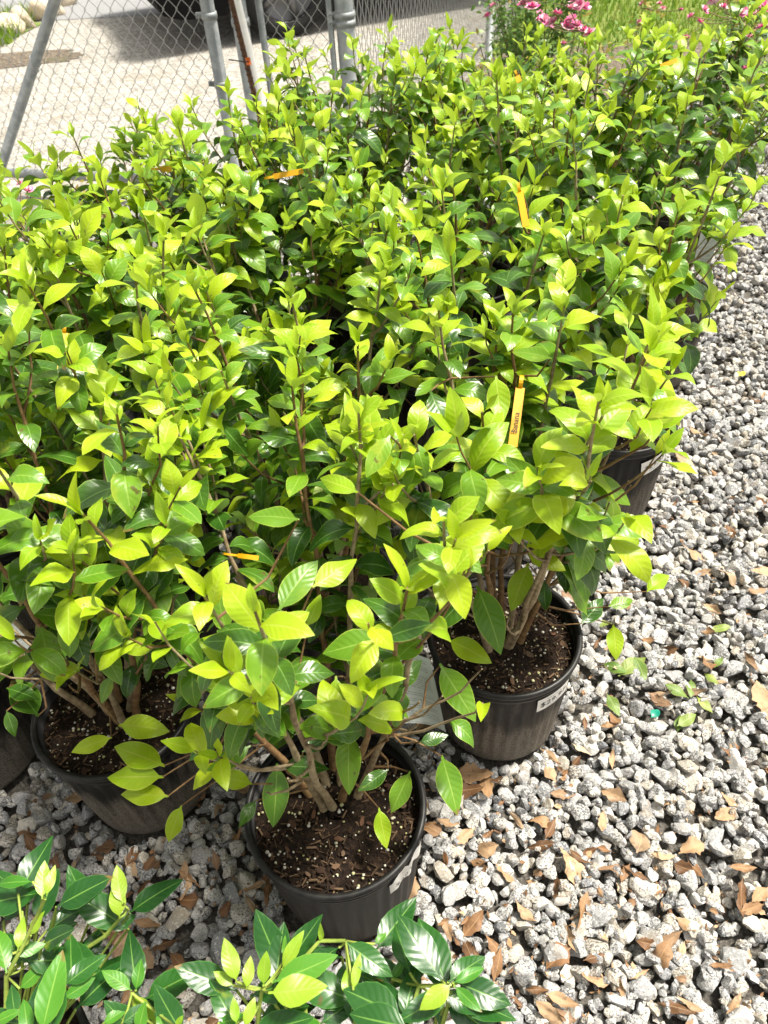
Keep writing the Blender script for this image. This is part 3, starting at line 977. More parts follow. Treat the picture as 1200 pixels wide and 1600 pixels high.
H2 = [((745, 915), (789, 1016), .47, 'mid', -.04), ((737, 920), (679, 992), .48, 'dark', -.03), ((826, 880), (799, 952), .46, 'young', -.03),
      ((822, 862), (884, 886), .50, 'young'), ((897, 812), (860, 868), .55, 'mid', -.03), ((885, 855), (880, 925), .46, 'dark', -.04),
      ((775, 587), (783, 660), .80, 'young', -.03), ((672, 610), (700, 680), .78, 'dark', -.03), ((912, 742), (988, 782), .62, 'mid', -.02),
      ((1008, 588), (1066, 658), .72, 'young', -.03), ((850, 905), (850, 955), .42, 'dark', -.03), ((908, 975), (946, 938), .30, 'dark'),
      ((950, 948), (990, 935), .31, 'mid'), ((1010, 925), (1045, 895), .33, 'young'), ((958, 975), (966, 1030), .25, 'young', -.03),
      ((862, 560), (800, 545), .82, 'mid'), ((905, 640), (955, 690), .72, 'mid', -.03), ((700, 1000), (768, 1030), .40, 'young'),
      ((870, 720), (905, 725), .64, 'young'), ((650, 690), (665, 745), .8, 'mid', -.02), ((775, 725), (790, 790), .66, 'mid', -.03),
      ((700, 745), (725, 780), .68, 'mid'), ((1000, 600), (900, 610), .72, 'dark')]
make_shrub('P2', *P2, 0.93, 219, 'shrub with bare forked stems above dark soil, flat white price sticker on its dusty pot',
           n_stem=10, extra=240, low=0.3, spread=0.18, heroes=H2, detail=20, keep=keep_front(-0.05, 0.60), lean=(0.04, 0.04), dust=1.0)
HA = [((130, 1043), (60, 1056), .52, 'young'), ((175, 1152), (112, 1174), .42, 'young'), ((185, 1133), (262, 1137), .44, 'young'),
      ((170, 930), (160, 995), .62, 'young', -.03), ((150, 1000), (193, 1065), .56, 'mid', -.03), ((175, 1055), (155, 1100), .5, 'mid', -.03),
      ((60, 1120), (20, 1060), .4, 'dark'), ((10, 1075), (60, 1090), .42, 'dark'), ((10, 1110), (25, 1150), .40, 'dark', -.03)]
make_shrub('PA', *PA, 0.92, 303, 'shrub in a scuffed tapering pot without sticker, low leafy twigs hanging over its rim',
           n_stem=8, spread=0.21, heroes=HA, detail=14, keep=keep_front(-0.05, 0.58), lean=(0.06, 0.08), dust=1.0, lscale=0.9, low=0.25, extra=180)
make_shrub('PB', *PB, 0.93, 404, 'shrub at the block corner with a grey care card hanging over its black pot', n_stem=8, spread=0.22, detail=4, keep=keep_front(-0.05, 0.55))
make_shrub('PQ', *PQ, 0.90, 505, 'shrub right behind the bare-stemmed one, its price sticker glimpsed between those stems', n_stem=8, spread=0.2, detail=4)
make_shrub('P3', *P3, 0.88, 606, 'shrub at the gravel edge with its price sticker half hidden by hanging leaves', n_stem=8, lean=(-0.10, 0.0), spread=0.17, detail=8, keep=keep_front(-0.06, 0.5))
EDGE = [('P4', 0.86, 2.03, 0.90, 'shrub at the gravel edge with a white card standing among its outer leaves'),
        ('P5', 1.06, 2.62, 0.85, 'shrub at the block corner towards the pink roses and open gravel, bare stems showing'),
        ('L1', -0.86, 1.28, 0.88, 'shrub in the outer row with a yellow tag standing upright among its leaves'),
        ('L2', -0.82, 1.64, 0.80, 'shrub in the outer row next to the small-leaved rose under the gate'),
        ('F1', -0.38, 2.28, 0.82, 'shrub at the back corner in front of the twin gate posts'),
        ('F2', 0.02, 2.50, 0.90, 'shrub in the back row in front of the thick fence post'),
        ('F3', 0.42, 2.56, 0.83, 'shrub in the back row in front of the slim fence post'),
        ('F4', 0.72, 2.38, 0.80, 'shrub in the back row just before the gap towards the corner shrub')]
for i, (k, x, y, h, lab) in enumerate(EDGE):
    make_shrub(k, x, y, h, 700 + i * 7, lab, n_stem=8, spread=0.18 if k in ('P4', 'P5') else 0.21, detail=0, lean=(-0.06, 0) if k == 'P4' else (0, 0))
INNER_LABELS = ['shrub crowded between the torn-sticker, scuffed-pot and bare-stemmed shrubs, its pot hidden', 'shrub crowded right behind the scuffed-pot shrub, its own pot hidden',
                'leafy yellow-green shrub hemmed in by other shrubs on every side, its pot hidden']
INNER = [(-0.13, 1.02), (-0.50, 1.18), (-0.15, 1.44), (-0.50, 1.60), (0.47, 1.88), (0.10, 1.78), (-0.27, 1.90), (-0.62, 1.98), (0.32, 2.20), (-0.05, 2.15)]
for i, (x, y) in enumerate(INNER):
    make_shrub('I%d' % i, x, y, (0.78 if i == 7 else 0.90 + 0.07 * math.sin(i * 2.1)), 800 + i * 5, INNER_LABELS[min(i, 2)],
               n_stem=7 + i % 3, spread=0.17 + 0.03 * (i % 4), detail=0, lean=(0.08 * math.sin(i * 3.3), 0.06 * math.cos(i * 1.7)), lscale=0.9 + 0.06 * (i % 4))

# ------------------------------------------------------------------ price stickers on the pots
def text_mesh(body, size, align='CENTER'):
    cu = bpy.data.curves.new('lettering', 'FONT')
    cu.body = body
    cu.size = size
    cu.align_x = align
    cu.align_y = 'CENTER'
    cu.resolution_u = 3
    o = bpy.data.objects.new('lettering', cu)
    COL.objects.link(o)
    bpy.context.view_layer.update()
    me = bpy.data.meshes.new_from_object(o.evaluated_get(bpy.context.evaluated_depsgraph_get()))
    bpy.data.objects.remove(o)
    bpy.data.curves.remove(cu)
    return me

def wrap(vx, vz, az, off=0.0):
    """point on the pot wall: vx metres along the wall, vz metres above ground"""
    t = vz / POT_H
    rr = POT_B + (POT_R - 0.004 - POT_B) * t + off
    a = az + vx / POT_R
    return (rr * math.cos(a), rr * math.sin(a), vz)

def price_sticker(root, az, z0, w=0.062, h=0.034, torn=False, tilt=0.0, seed=0):
    r = random.Random(seed)
    nx, nz = 16, 6
    vs, fs = [], []
    for j in range(nz + 1):
        for i in range(nx + 1):
            u, v = i / nx, j / nz
            x = (u - 0.5) * w
            lo, hi = -0.5 * h, 0.5 * h
            if torn:
                lo += 0.26 * h * (0.5 + 0.5 * math.sin(u * 11 + 1)) * u + 0.10 * h * math.sin(u * 23)
                hi -= 0.22 * h * (0.5 + 0.5 * math.sin(u * 9 + 2)) + 0.10 * h * math.sin(u * 31 + 1)
            zz = lo + (hi - lo) * v
            vs.append(wrap(x * math.cos(tilt) - zz * math.sin(tilt), z0 + zz * math.cos(tilt) + x * math.sin(tilt), az, 0.0046 + (0.002 * math.sin(u * 17) if torn else 0)))
    for j in range(nz):
        for i in range(nx):
            a = j * (nx + 1) + i
            fs.append((a, a + 1, a + nx + 2, a + nx + 1))
    s = link('price_sticker', mesh('price_sticker', vs, fs), root, M['white_plastic'])
    me = text_mesh('$29.97', 0.0225 if not torn else 0.018)
    def bend(m, dx, dz):
        for vtx in m.vertices:
            x, zz = vtx.co.x + dx, vtx.co.y + dz
            vtx.co = wrap(x * math.cos(tilt) - zz * math.sin(tilt), z0 + zz * math.cos(tilt) + x * math.sin(tilt), az, 0.0054 + (0.0032 if torn else 0))
    bend(me, -0.013 if torn else 0, 0.0035 if torn else -0.0015)
    link('lettering', me, s, M['ink'])
    g = Geo()
    for row, zz in ((0, 0.0140), (1, -0.0150)):
        x = -0.017
        while x < 0.016:
            wd = r.uniform(0.002, 0.005)
            q = [(x, zz - 0.0008), (x + wd, zz - 0.0008), (x + wd, zz + 0.0008), (x, zz + 0.0008)]
            g.add([wrap(a * math.cos(tilt) - b * math.sin(tilt), z0 + b * math.cos(tilt) + a * math.sin(tilt), az, 0.0054 + (0.002 if torn else 0)) for a, b in q], [(0, 1, 2, 3)])
            x += wd + 0.0012
    if not torn:
        g.build('fine_print', M['grey_ink'], s, False)
    return s
def az_of(key, px, py, z):
    p = at(px, py, z) - SHRUBS[key].location
    return math.atan2(p.y, p.x)
price_sticker(SHRUBS['P2'], az_of('P2', 866, 1092, 0.215), 0.219, w=0.074, h=0.042, tilt=0.06)
price_sticker(SHRUBS['P1'], az_of('P1', 640, 1352, 0.22), 0.221, torn=True, w=0.092, h=0.056, tilt=0.05)
price_sticker(SHRUBS['PQ'], az_of('PQ', 790, 830, 0.2), 0.205, w=0.074, h=0.042)
price_sticker(SHRUBS['P3'], az_of('P3', 1022, 722, 0.21), 0.21, tilt=0.2, w=0.08, h=0.046)

# ------------------------------------------------------------------ tags on the shrubs
def strap_mesh(path, width_dir, w, thick=0.0005):
    vs, fs = [], []
    wd = Vector(width_dir).normalized() * w / 2
    n = len(path)
    for i, p in enumerate(path):
        p = Vector(p)
        t = (Vector(path[min(i + 1, n - 1)]) - Vector(path[max(i - 1, 0)])).normalized()
        nn = t.cross(wd).normalized() * thick
        vs += [p - wd + nn, p + wd + nn, p + wd - nn, p - wd - nn]
    for i in range(n - 1):
        a = i * 4
        for k in range(4):
            fs.append((a + k, a + (k + 1) % 4, a + 4 + (k + 1) % 4, a + 4 + k))
    fs += [(3, 2, 1, 0), tuple((n - 1) * 4 + k for k in range(4))]
    return vs, fs

def yellow_tag(px0, px1, z, w, label, dz=0.0, text=None, loop=True):
    a, b = at(*px0, z), at(*px1, z + dz)
    root = empty('name_tag', a)
    tag(root, label, 'plant tag', 'yellow strap tags on the shrubs')
    d = b - a
    view = (Vector((0, 0, CAM_H)) - a).normalized()
    wd = d.cross(view).normalized()
    nrm = wd.cross(d).normalized()
    if nrm.dot(view) < 0:
        nrm = -nrm
    path = [d * (i / 8) + nrm * (0.004 * math.sin(math.pi * i / 8)) for i in range(9)]
    vs, fs = strap_mesh(path, wd, w)
    m = mesh('strap', vs, fs, False)
    link('strap', m, root, M['yellow_tag'])
    if loop:
        L = []
        dn = d.normalized()
        for i in range(15):
            q = 2 * math.pi * i / 14
            L.append(-dn * 0.011 * (1 - math.cos(q)) * 0.9 + nrm * 0.009 * math.sin(q))
        vs, fs = strap_mesh(L, wd, w * 0.45)
        link('loop', mesh('loop', vs, fs, False), root, M['yellow_tag'])
    if text:
        me = text_mesh(text, w * 0.9)
        mid = path[5]
        yv = -wd if True else wd
        # lettering runs back up the strap
        X = -d.normalized()
        Yv = nrm.cross(X).normalized()
        for v in me.vertices:
            c = v.co
            v.co = mid + X * c.x + Yv * c.y + nrm * 0.0012
        link('lettering', me, root, M['ink'])
    return root
yellow_tag((813, 606), (801, 698), .74, .0135, 'yellow strap tag lettered Banana hanging on the bare-stemmed shrub', -.04, 'Banana')
yellow_tag((427, 276), (474, 267), .80, .011, 'yellow strap tag lying nearly level between back shrubs', 0)
yellow_tag((250, 264), (268, 264), .78, .012, 'short yellow strap tag beside the gate side shrubs', 0)
yellow_tag((812, 300), (822, 354), .84, .012, 'blank yellow strap tag hanging straight down in the middle of the block', -.03)
yellow_tag((100, 520), (96, 578), .78, .013, 'yellow strap tag half hidden by a spotted leaf', -.03)
yellow_tag((372, 868), (404, 872), .70, .006, 'narrow amber tag loop curled round a stem above the scuffed pots', .0)
yellow_tag((638, 735), (634, 760), .72, .006, 'narrow amber tag loop between the two sticker pots', .0)
yellow_tag((1030, 104), (1058, 94), .82, .010, 'orange-yellow tag in the corner shrub near the roses', 0)
yellow_tag((808, 118), (812, 128), .86, .012, 'tiny amber tag in the back row shrubs', 0)
yellow_tag((1095, 212), (1112, 207), .68, .010, 'amber tag low on the corner shrub stems', 0)

def care_card(corners, label, string_to=None, bend=0.01, name='care_card'):
    """corners: four world points TL, TR, BR, BL"""
    c = [Vector(p) for p in corners]
    o = sum(c, Vector()) / 4
    root = empty(name, o)
    tag(root, label, 'plant tag')
    n = 8
    nrm = (c[1] - c[0]).cross(c[3] - c[0]).normalized()
    vs, fs, uv = [], [], []
    for side in (0, 1):
        for j in range(n + 1):
            for i in range(n + 1):
                u, v = i / n, j / n
                p = (c[0] * (1 - u) + c[1] * u) * (1 - v) + (c[3] * (1 - u) + c[2] * u) * v
                # rounded top corners
                p = p + nrm * (bend * math.sin(math.pi * u) * (0.5 + v) - side * 0.0006)
                vs.append(p - o); uv.append((u, 1 - v))
    m1 = (n + 1) ** 2
    for j in range(n):
        for i in range(n):
            a = j * (n + 1) + i
            fs.append((a, a + 1, a + n + 2, a + n + 1))
            fs.append((m1 + a, m1 + a + n + 1, m1 + a + n + 2, m1 + a + 1))
    link('card', mesh('card', vs, fs, True, uv), root, M['care'])
    if string_to is not None:
        g = Geo()
        s = c[0].lerp(c[1], 0.5) - o
        e = Vector(string_to) - o
        for k in (-1, 1):
            g.tube([s, s.lerp(e, 0.5) + Vector((0.004 * k, 0, 0.004)), e + Vector((0.003 * k, 0, 0)), e + Vector((0.012 * k, -0.004, -0.004 * k))], 0.0007, 5)
        g.build('string', M['string'], root)
    return root
care_card([at(600, 1010, .50), at(672, 1030, .50), at(697, 1144, .42), at(632, 1130, .42)], 'grey-white printed care card hanging on white string between the two sticker pots', at(592, 1003, .54))
care_card([at(-40, 955, .47), at(12, 935, .47), at(50, 1018, .40), at(-22, 1036, .40)], 'grey-white printed care card over the black pot at the block corner', at(-20, 930, .5))
care_card([at(1098, 350, .62), at(1132, 342, .62), at(1108, 418, .50), at(1082, 416, .50)], 'white card leaning out of the leaves above the far gravel edge', None, 0.004)

# ------------------------------------------------------------------ glossy-leaved plants by the lower pots
def glossy_plant(x, y, seed, label, shoots, filler):
    r = random.Random(seed)
    root = empty('glossy_plant', (x, y, 0))
    tag(root, label, 'potted plant')
    add_pot(root, seed, 0)
    W = Vector((x, y, 0))
    crown = Vector((0, 0, SOIL_Z))
    camv = Vector((0, 0, CAM_H))
    for pts, leaves in shoots:
        P = [at(px, py, z) - W for px, py, z in pts]
        # down to the soil
        b0 = P[0]
        foot = Vector((max(-.09, min(.09, b0.x * 0.4)), max(-.09, min(.09, b0.y * 0.4)), SOIL_Z))
        path = [foot, foot.lerp(b0, 0.5) + Vector((0, 0, 0.02))] + P
        g = Geo()
        g.tube(path, [0.0045, 0.0038] + [0.0032 - 0.0014 * k / len(P) for k in range(len(P))], 7)
        g.build('stem', M['green_twig'], root)
        for lf in leaves:
            (bx, by, bz), (tx, ty, tz), age = lf[:3]
            b, tp = at(bx, by, bz) - W, at(tx, ty, tz) - W
            d = tp - b
            nv = (camv - W - b).normalized() * 0.7 + UP * 0.8 + Vector((r.gauss(0, .15), r.gauss(0, .15), 0))
            put_leaf(root, r.choice(GLOSS['gloss_' + age]), b, d, nv, d.length * 1.04, ws=(lf[3] if len(lf) > 3 else 1.0) * 1.05)
            if r.random() < 0.75:      # an older darker leaf below it
                dd = Matrix.Rotation(r.uniform(-1.5, 1.5), 3, 'Z') @ d
                b2 = b - Vector((0, 0, r.uniform(0.02, 0.05)))
                put_leaf(root, r.choice(GLOSS['gloss_dark']), b2, dd, UP + dd * 0.3, r.uniform(0.065, 0.09))
                g3 = Geo(); g3.tube([b2, b2.lerp(foot, 0.4) + Vector((0, 0, -.01)), foot], 0.0018, 5)
                g3.build('leaf_stalk', M['green_twig'], root)
            near = min(path[1:], key=lambda q: (q - b).length)
            if (near - b).length > 0.004:
                g2 = Geo(); g2.tube([b + d * 0.01, b.lerp(near, 0.5) - Vector((0, 0, .004)), near], 0.0016, 5)
                g2.build('leaf_stalk', M['green_twig'], root)
    for i in range(filler):
        a = r.uniform(0, 6.283)
        q = r.uniform(0.05, 0.17)
        p = Vector((q * math.cos(a), q * math.sin(a), r.uniform(0.27, 0.38)))
        d = Vector((math.cos(a + r.uniform(-.7, .7)), math.sin(a + r.uniform(-.7, .7)), r.uniform(-0.3, 0.6)))
        put_leaf(root, r.choice(GLOSS[r.choice(('gloss_dark', 'gloss_dark', 'gloss_mid'))]), p, d, UP + d * 0.2, r.uniform(0.06, 0.095))
        g2 = Geo(); g2.tube([p, p * 0.5 + Vector((0, 0, SOIL_Z * 0.55)), Vector((p.x * .3, p.y * .3, SOIL_Z))], 0.002, 5)
        g2.build('leaf_stalk', M['green_twig'], root)
    return root
Z = .40
glossy_plant(-0.555, 0.215, 31, 'dark glossy-leaved plant with one long pale shoot reaching past the scuffed pot', [
    ([(10, 1570, .33), (10, 1525, .38), (35, 1480, .42), (70, 1405, .46)],
     [((66, 1405, .46), (65, 1347, .47), 'young'), ((72, 1400, .46), (86, 1352, .47), 'young', .8), ((28, 1398, .42), (80, 1308, .43), 'dark'),
      ((48, 1462, .43), (65, 1425, .45), 'young', .9), ((28, 1485, .42), (35, 1432, .43), 'young', .8), ((20, 1490, .41), (70, 1478, .40), 'mid'),
      ((52, 1378, .44), (-8, 1378, .44), 'mid', .7), ((10, 1520, .39), (-5, 1445, .40), 'mid'), ((35, 1425, .40), (0, 1375, .40), 'dark'),
      ((72, 1455, .36), (128, 1415, .36), 'dark'), ((70, 1470, .36), (118, 1440, .37), 'dark'), ((40, 1510, .37), (95, 1475, .37), 'mid'),
      ((30, 1545, .36), (70, 1512, .37), 'mid'), ((5, 1440, .36), (40, 1400, .37), 'dark')]),
    ([(105, 1510, .30), (128, 1486, .32), (165, 1462, .36), (200, 1420, .39)],
     [((187, 1435, .39), (181, 1377, .41), 'young', 1.1), ((192, 1412, .40), (178, 1355, .41), 'young'), ((172, 1455, .36), (212, 1430, .35), 'dark'),
      ((128, 1480, .33), (158, 1462, .33), 'dark'), ((130, 1416, .36), (122, 1385, .37), 'young', .7), ((108, 1500, .32), (165, 1485, .31), 'dark')]),
    ([(60, 1610, .36), (85, 1570, .40), (90, 1560, .42)],
     [((65, 1615, .44), (98, 1488, .47), 'mid', .95), ((100, 1540, .41), (162, 1490, .41), 'dark'), ((98, 1560, .40), (148, 1532, .40), 'mid'),
      ((25, 1590, .40), (15, 1540, .40), 'dark'), ((-10, 1600, .40), (30, 1580, .41), 'mid'), ((45, 1620, .41), (38, 1560, .42), 'mid')]),
    ([(215, 1625, .33), (210, 1580, .35), (206, 1552, .37)],
     [((206, 1548, .37), (163, 1514, .38), 'mid'), ((212, 1548, .37), (222, 1500, .38), 'mid'), ((208, 1556, .36), (240, 1600, .36), 'young'),
      ((190, 1600, .38), (230, 1570, .38), 'dark'), ((215, 1615, .38), (228, 1568, .40), 'mid'), ((160, 1600, .37), (200, 1575, .37), 'mid'),
      ((255, 1612, .38), (248, 1578, .39), 'mid'), ((258, 1590, .38), (287, 1572, .38), 'dark'), ((275, 1605, .4), (285, 1588, .41), 'young')])], 10)
glossy_plant(-0.02, 0.11, 37, 'glossy-leaved plant with a broad pale yellow-green leaf, under the torn-sticker pot', [
    ([(400, 1630, .33), (405, 1570, .38), (410, 1545, .40)],
     [((420, 1551, .43), (508, 1548, .43), 'young', 1.25), ((370, 1535, .41), (352, 1467, .43), 'young'), ((412, 1540, .41), (412, 1488, .43), 'young', 1.1),
      ((385, 1545, .41), (392, 1495, .42), 'young'), ((365, 1540, .40), (335, 1518, .41), 'young'), ((425, 1535, .42), (525, 1500, .43), 'mid', .9),
      ((440, 1515, .41), (473, 1456, .43), 'young', .8), ((445, 1500, .41), (445, 1462, .42), 'mid', .7), ((370, 1600, .40), (362, 1560, .41), 'young'),
      ((382, 1605, .41), (398, 1560, .42), 'young'), ((405, 1590, .36), (480, 1572, .37), 'dark'), ((340, 1600, .38), (385, 1588, .39), 'mid')]),
    ([(480, 1630, .33), (472, 1500, .40), (500, 1470, .42), (540, 1470, .42)],
     [((502, 1472, .42), (502, 1444, .44), 'young', .7), ((540, 1472, .42), (610, 1526, .41), 'dark', .9), ((530, 1480, .41), (475, 1515, .40), 'dark'),
      ((545, 1560, .40), (540, 1515, .41), 'young', 1.1), ((552, 1548, .41), (560, 1490, .42), 'young', .7), ((520, 1545, .37), (560, 1500, .37), 'dark'),
      ((585, 1475, .38), (604, 1458, .38), 'mid'), ((500, 1600, .36), (560, 1560, .36), 'dark')]),
    ([(620, 1640, .33), (640, 1590, .38), (655, 1540, .40), (700, 1540, .42)],
     [((690, 1532, .43), (622, 1434, .45), 'dark', 1.1), ((640, 1520, .40), (618, 1445, .40), 'dark'), ((700, 1535, .43), (755, 1492, .43), 'dark', 1.1),
      ((708, 1536, .44), (758, 1512, .44), 'mid', .8), ((710, 1540, .44), (750, 1582, .44), 'mid', .8), ((715, 1535, .42), (796, 1570, .41), 'dark', 1.1),
      ((705, 1538, .44), (658, 1578, .44), 'young', 1.1), ((690, 1548, .41), (750, 1585, .40), 'dark'), ((630, 1590, .41), (540, 1545, .41), 'dark', 1.25),
      ((640, 1605, .42), (548, 1590, .42), 'dark', 1.2), ((612, 1530, .38), (632, 1500, .39), 'mid'), ((615, 1545, .38), (560, 1525, .38), 'dark'),
      ((690, 1560, .38), (685, 1600, .37), 'dark'), ((620, 1530, .37), (600, 1555, .37), 'dark')])], 10)

# ------------------------------------------------------------------ gravel
POTS = [(o.location.x, o.location.y) for o in COL.objects if o.parent is None and o.name.split('.')[0] in ('potted_shrub', 'glossy_plant')]
def stone_variant(seed, sub):
    r = random.Random(seed)
    bm = bmesh.new()
    bmesh.ops.create_icosphere(bm, subdivisions=sub, radius=1.0)
    ax = (r.uniform(1.25, 1.75), r.uniform(1.0, 1.4), r.uniform(0.85, 1.2))
    planes = []
    for i in range(9):
        n = Vector((r.gauss(0, 1), r.gauss(0, 1), r.gauss(0, 1))).normalized()
        planes.append((n, r.uniform(0.42, 0.80)))
    for v in bm.verts:
        c = v.co.copy()
        for n, d in planes:
            k = c.dot(n) - d
            if k > 0:
                c -= n * k
        c *= 1 + 0.06 * noise.noise(c * 2.3 + Vector((seed, 0, 0)))
        v.co = Vector((c.x * ax[0], c.y * ax[1], c.z * ax[2]))
    V = np.array([v.co[:] for v in bm.verts], np.float32)
    F = np.array([[v.index for v in f.verts] for f in bm.faces], np.int32)
    bm.free()
    return V, F
HI = [stone_variant(i, 2) for i in range(28)]
LO = [stone_variant(100 + i, 1) for i in range(14)]
rs = np.random.RandomState(5)
GX0, GX1, GY0, GY1, CELL = -1.75, 3.1, -0.45, 4.55, 0.005
GW, GH = int((GX1 - GX0) / CELL), int((GY1 - GY0) / CELL)
HM = np.full((GH, GW), -0.024, np.float32)
def in_bed(x, y):
    if x > 0.98 + 0.40 * y: return False
    if y > 3.1 and x < 0.12 + 0.16 * (y - 3.1): return False
    return x > -1.2 - 0.15 * max(0, y)
stones = []
N = int((GX1 - GX0) * (GY1 - GY0) * 6400)
X = rs.uniform(GX0 + 0.03, GX1 - 0.03, N); Y = rs.uniform(GY0 + 0.03, GY1 - 0.03, N)
S = np.clip(rs.lognormal(math.log(0.0095), 0.30, N), 0.0048, 0.019)
pots_np = np.array(POTS)
blockpoly = [(-1.6, 1.0), (-0.1, 0.75), (0.2, 1.05), (0.55, 1.6), (0.85, 2.15), (0.95, 2.5), (0, 2.5), (-0.8, 1.9), (-1.6, 1.7)]
def inside(x, y, poly):
    c = False
    j = len(poly) - 1
    for i in range(len(poly)):
        (xi, yi), (xj, yj) = poly[i], poly[j]
        if (yi > y) != (yj > y) and x < (xj - xi) * (y - yi) / (yj - yi) + xi:
            c = not c
        j = i
    return c
for i in range(N):
    x, y, s = X[i], Y[i], S[i]
    if not in_bed(x, y):
        continue
    if np.min((pots_np[:, 0] - x) ** 2 + (pots_np[:, 1] - y) ** 2) < (POT_B + s * 0.75) ** 2:
        continue
    deep = inside(x, y, blockpoly)
    if deep and rs.rand() < 0.70:
        continue
    if y > 2.4 and rs.rand() < 0.45:
        continue
    ci, cj = int((x - GX0) / CELL), int((y - GY0) / CELL)
    k = max(1, int(s * 0.75 / CELL))
    patch = HM[cj - k:cj + k + 1, ci - k:ci + k + 1]
    b = 0.62 * float(patch.mean()) + 0.38 * float(patch.max())
    zc = b + s * 0.38
    if zc + s * 0.55 > 0.014:            # the bed is level: no heaps
        continue
    k2 = max(1, int(s * 0.85 / CELL))
    sub = HM[cj - k2:cj + k2 + 1, ci - k2:ci + k2 + 1]
    np.maximum(sub, zc + s * 0.5, out=sub)
    stones.append((x, y, zc, s, deep))
def buried(q):
    ci, cj = int((q[0] - GX0) / CELL), int((q[1] - GY0) / CELL)
    k = max(1, int(q[3] * 0.7 / CELL))
    return q[2] + q[3] * 0.5 < float(HM[cj - k:cj + k + 1, ci - k:ci + k + 1].mean()) - 0.0075
stones = [q for q in stones if not buried(q)]

def rot_mats(n, r):
    q = r.normal(size=(n, 4)); q[:, 1:3] *= 0.55
    q /= np.linalg.norm(q, axis=1)[:, None]
    w, x, y, z = q.T
    return np.stack([np.stack([1 - 2 * (y * y + z * z), 2 * (x * y - z * w), 2 * (x * z + y * w)], 1),
                     np.stack([2 * (x * y + z * w), 1 - 2 * (x * x + z * z), 2 * (y * z - x * w)], 1),
                     np.stack([2 * (x * z - y * w), 2 * (y * z + x * w), 1 - 2 * (x * x + y * y)], 1)], 1).astype(np.float32)
vis = []
for i, (x, y, z, s, deep) in enumerate(stones):
    px, py, d = proj((x, y, z))
    top = z + s * 0.5 > HM[int((y - GY0) / CELL), int((x - GX0) / CELL)] - 0.002
    vis.append((s / d if (0 < px < 1200 and 0 < py < 1600 and not deep and top and not (px < 620 and py < 1290)) else 0.0))
order = np.argsort(-np.array(vis))
single = set(int(i) for i in order[:300])
STONE_ME = []
for i, (V, F) in enumerate(HI):
    m = mesh('stone', V, [tuple(int(q) for q in f) for f in F], False)
    m.materials.append(M['stone'])
    STONE_ME.append(m)
rr = random.Random(4)
for i in single:
    x, y, z, s, _ = stones[i]
    o = link('stone', STONE_ME[i % 28], gravel_bed)
    o.location = (x, y, z)
    o.rotation_euler = (rr.uniform(-.6, .6), rr.uniform(-.6, .6), rr.uniform(0, 6.28))
    o.scale = (s, s, s)

def join_stones(name, idx, variants, parent, seed):
    r = np.random.RandomState(seed)
    nv, nf = variants[0][0].shape[0], variants[0][1].shape[0]
    n = len(idx)
    VV = np.stack([v for v, f in variants]); FF = variants[0][1]
    P = np.array([stones[i][:3] for i in idx], np.float32); SS = np.array([stones[i][3] for i in idx], np.float32)
    Rm = rot_mats(n, r)
    base = VV[np.arange(n) % len(variants)]
    co = np.einsum('nij,nvj->nvi', Rm, base) * SS[:, None, None] + P[:, None, :]
    faces = (FF[None] + (np.arange(n) * nv)[:, None, None]).astype(np.int32)
    me = bpy.data.meshes.new(name)
    me.vertices.add(n * nv); me.vertices.foreach_set('co', co.astype(np.float32).ravel())
    me.loops.add(n * nf * 3); me.loops.foreach_set('vertex_index', faces.ravel())
    me.polygons.add(n * nf)
    me.polygons.foreach_set('loop_start', np.arange(0, n * nf * 3, 3, dtype=np.int32))
    me.polygons.foreach_set('loop_total', np.full(n * nf, 3, np.int32))
    me.polygons.foreach_set('use_smooth', np.zeros(n * nf, bool))
    me.update(calc_edges=True)
    return tag(link(name, me, parent, M['stone']), kind='stuff')
near = [i for i, s in enumerate(stones) if i not in single and s[1] < 2.0 and not s[4]]
far = [i for i, s in enumerate(stones) if i not in single and not (s[1] < 2.0 and not s[4])]
print('near', len(near), 'far', len(far))
join_stones('loose_gravel', near, HI, gravel_bed, 1)
join_stones('loose_gravel', far, LO, gravel_bed, 2)

def ground_z(x, y, rad=0.012):
    ci, cj = int((x - GX0) / CELL), int((y - GY0) / CELL)
    k = max(1, int(rad / CELL))
    p = HM[max(0, cj - k):cj + k + 1, max(0, ci - k):ci + k + 1]
    return float(p.max()) if p.size else 0.0

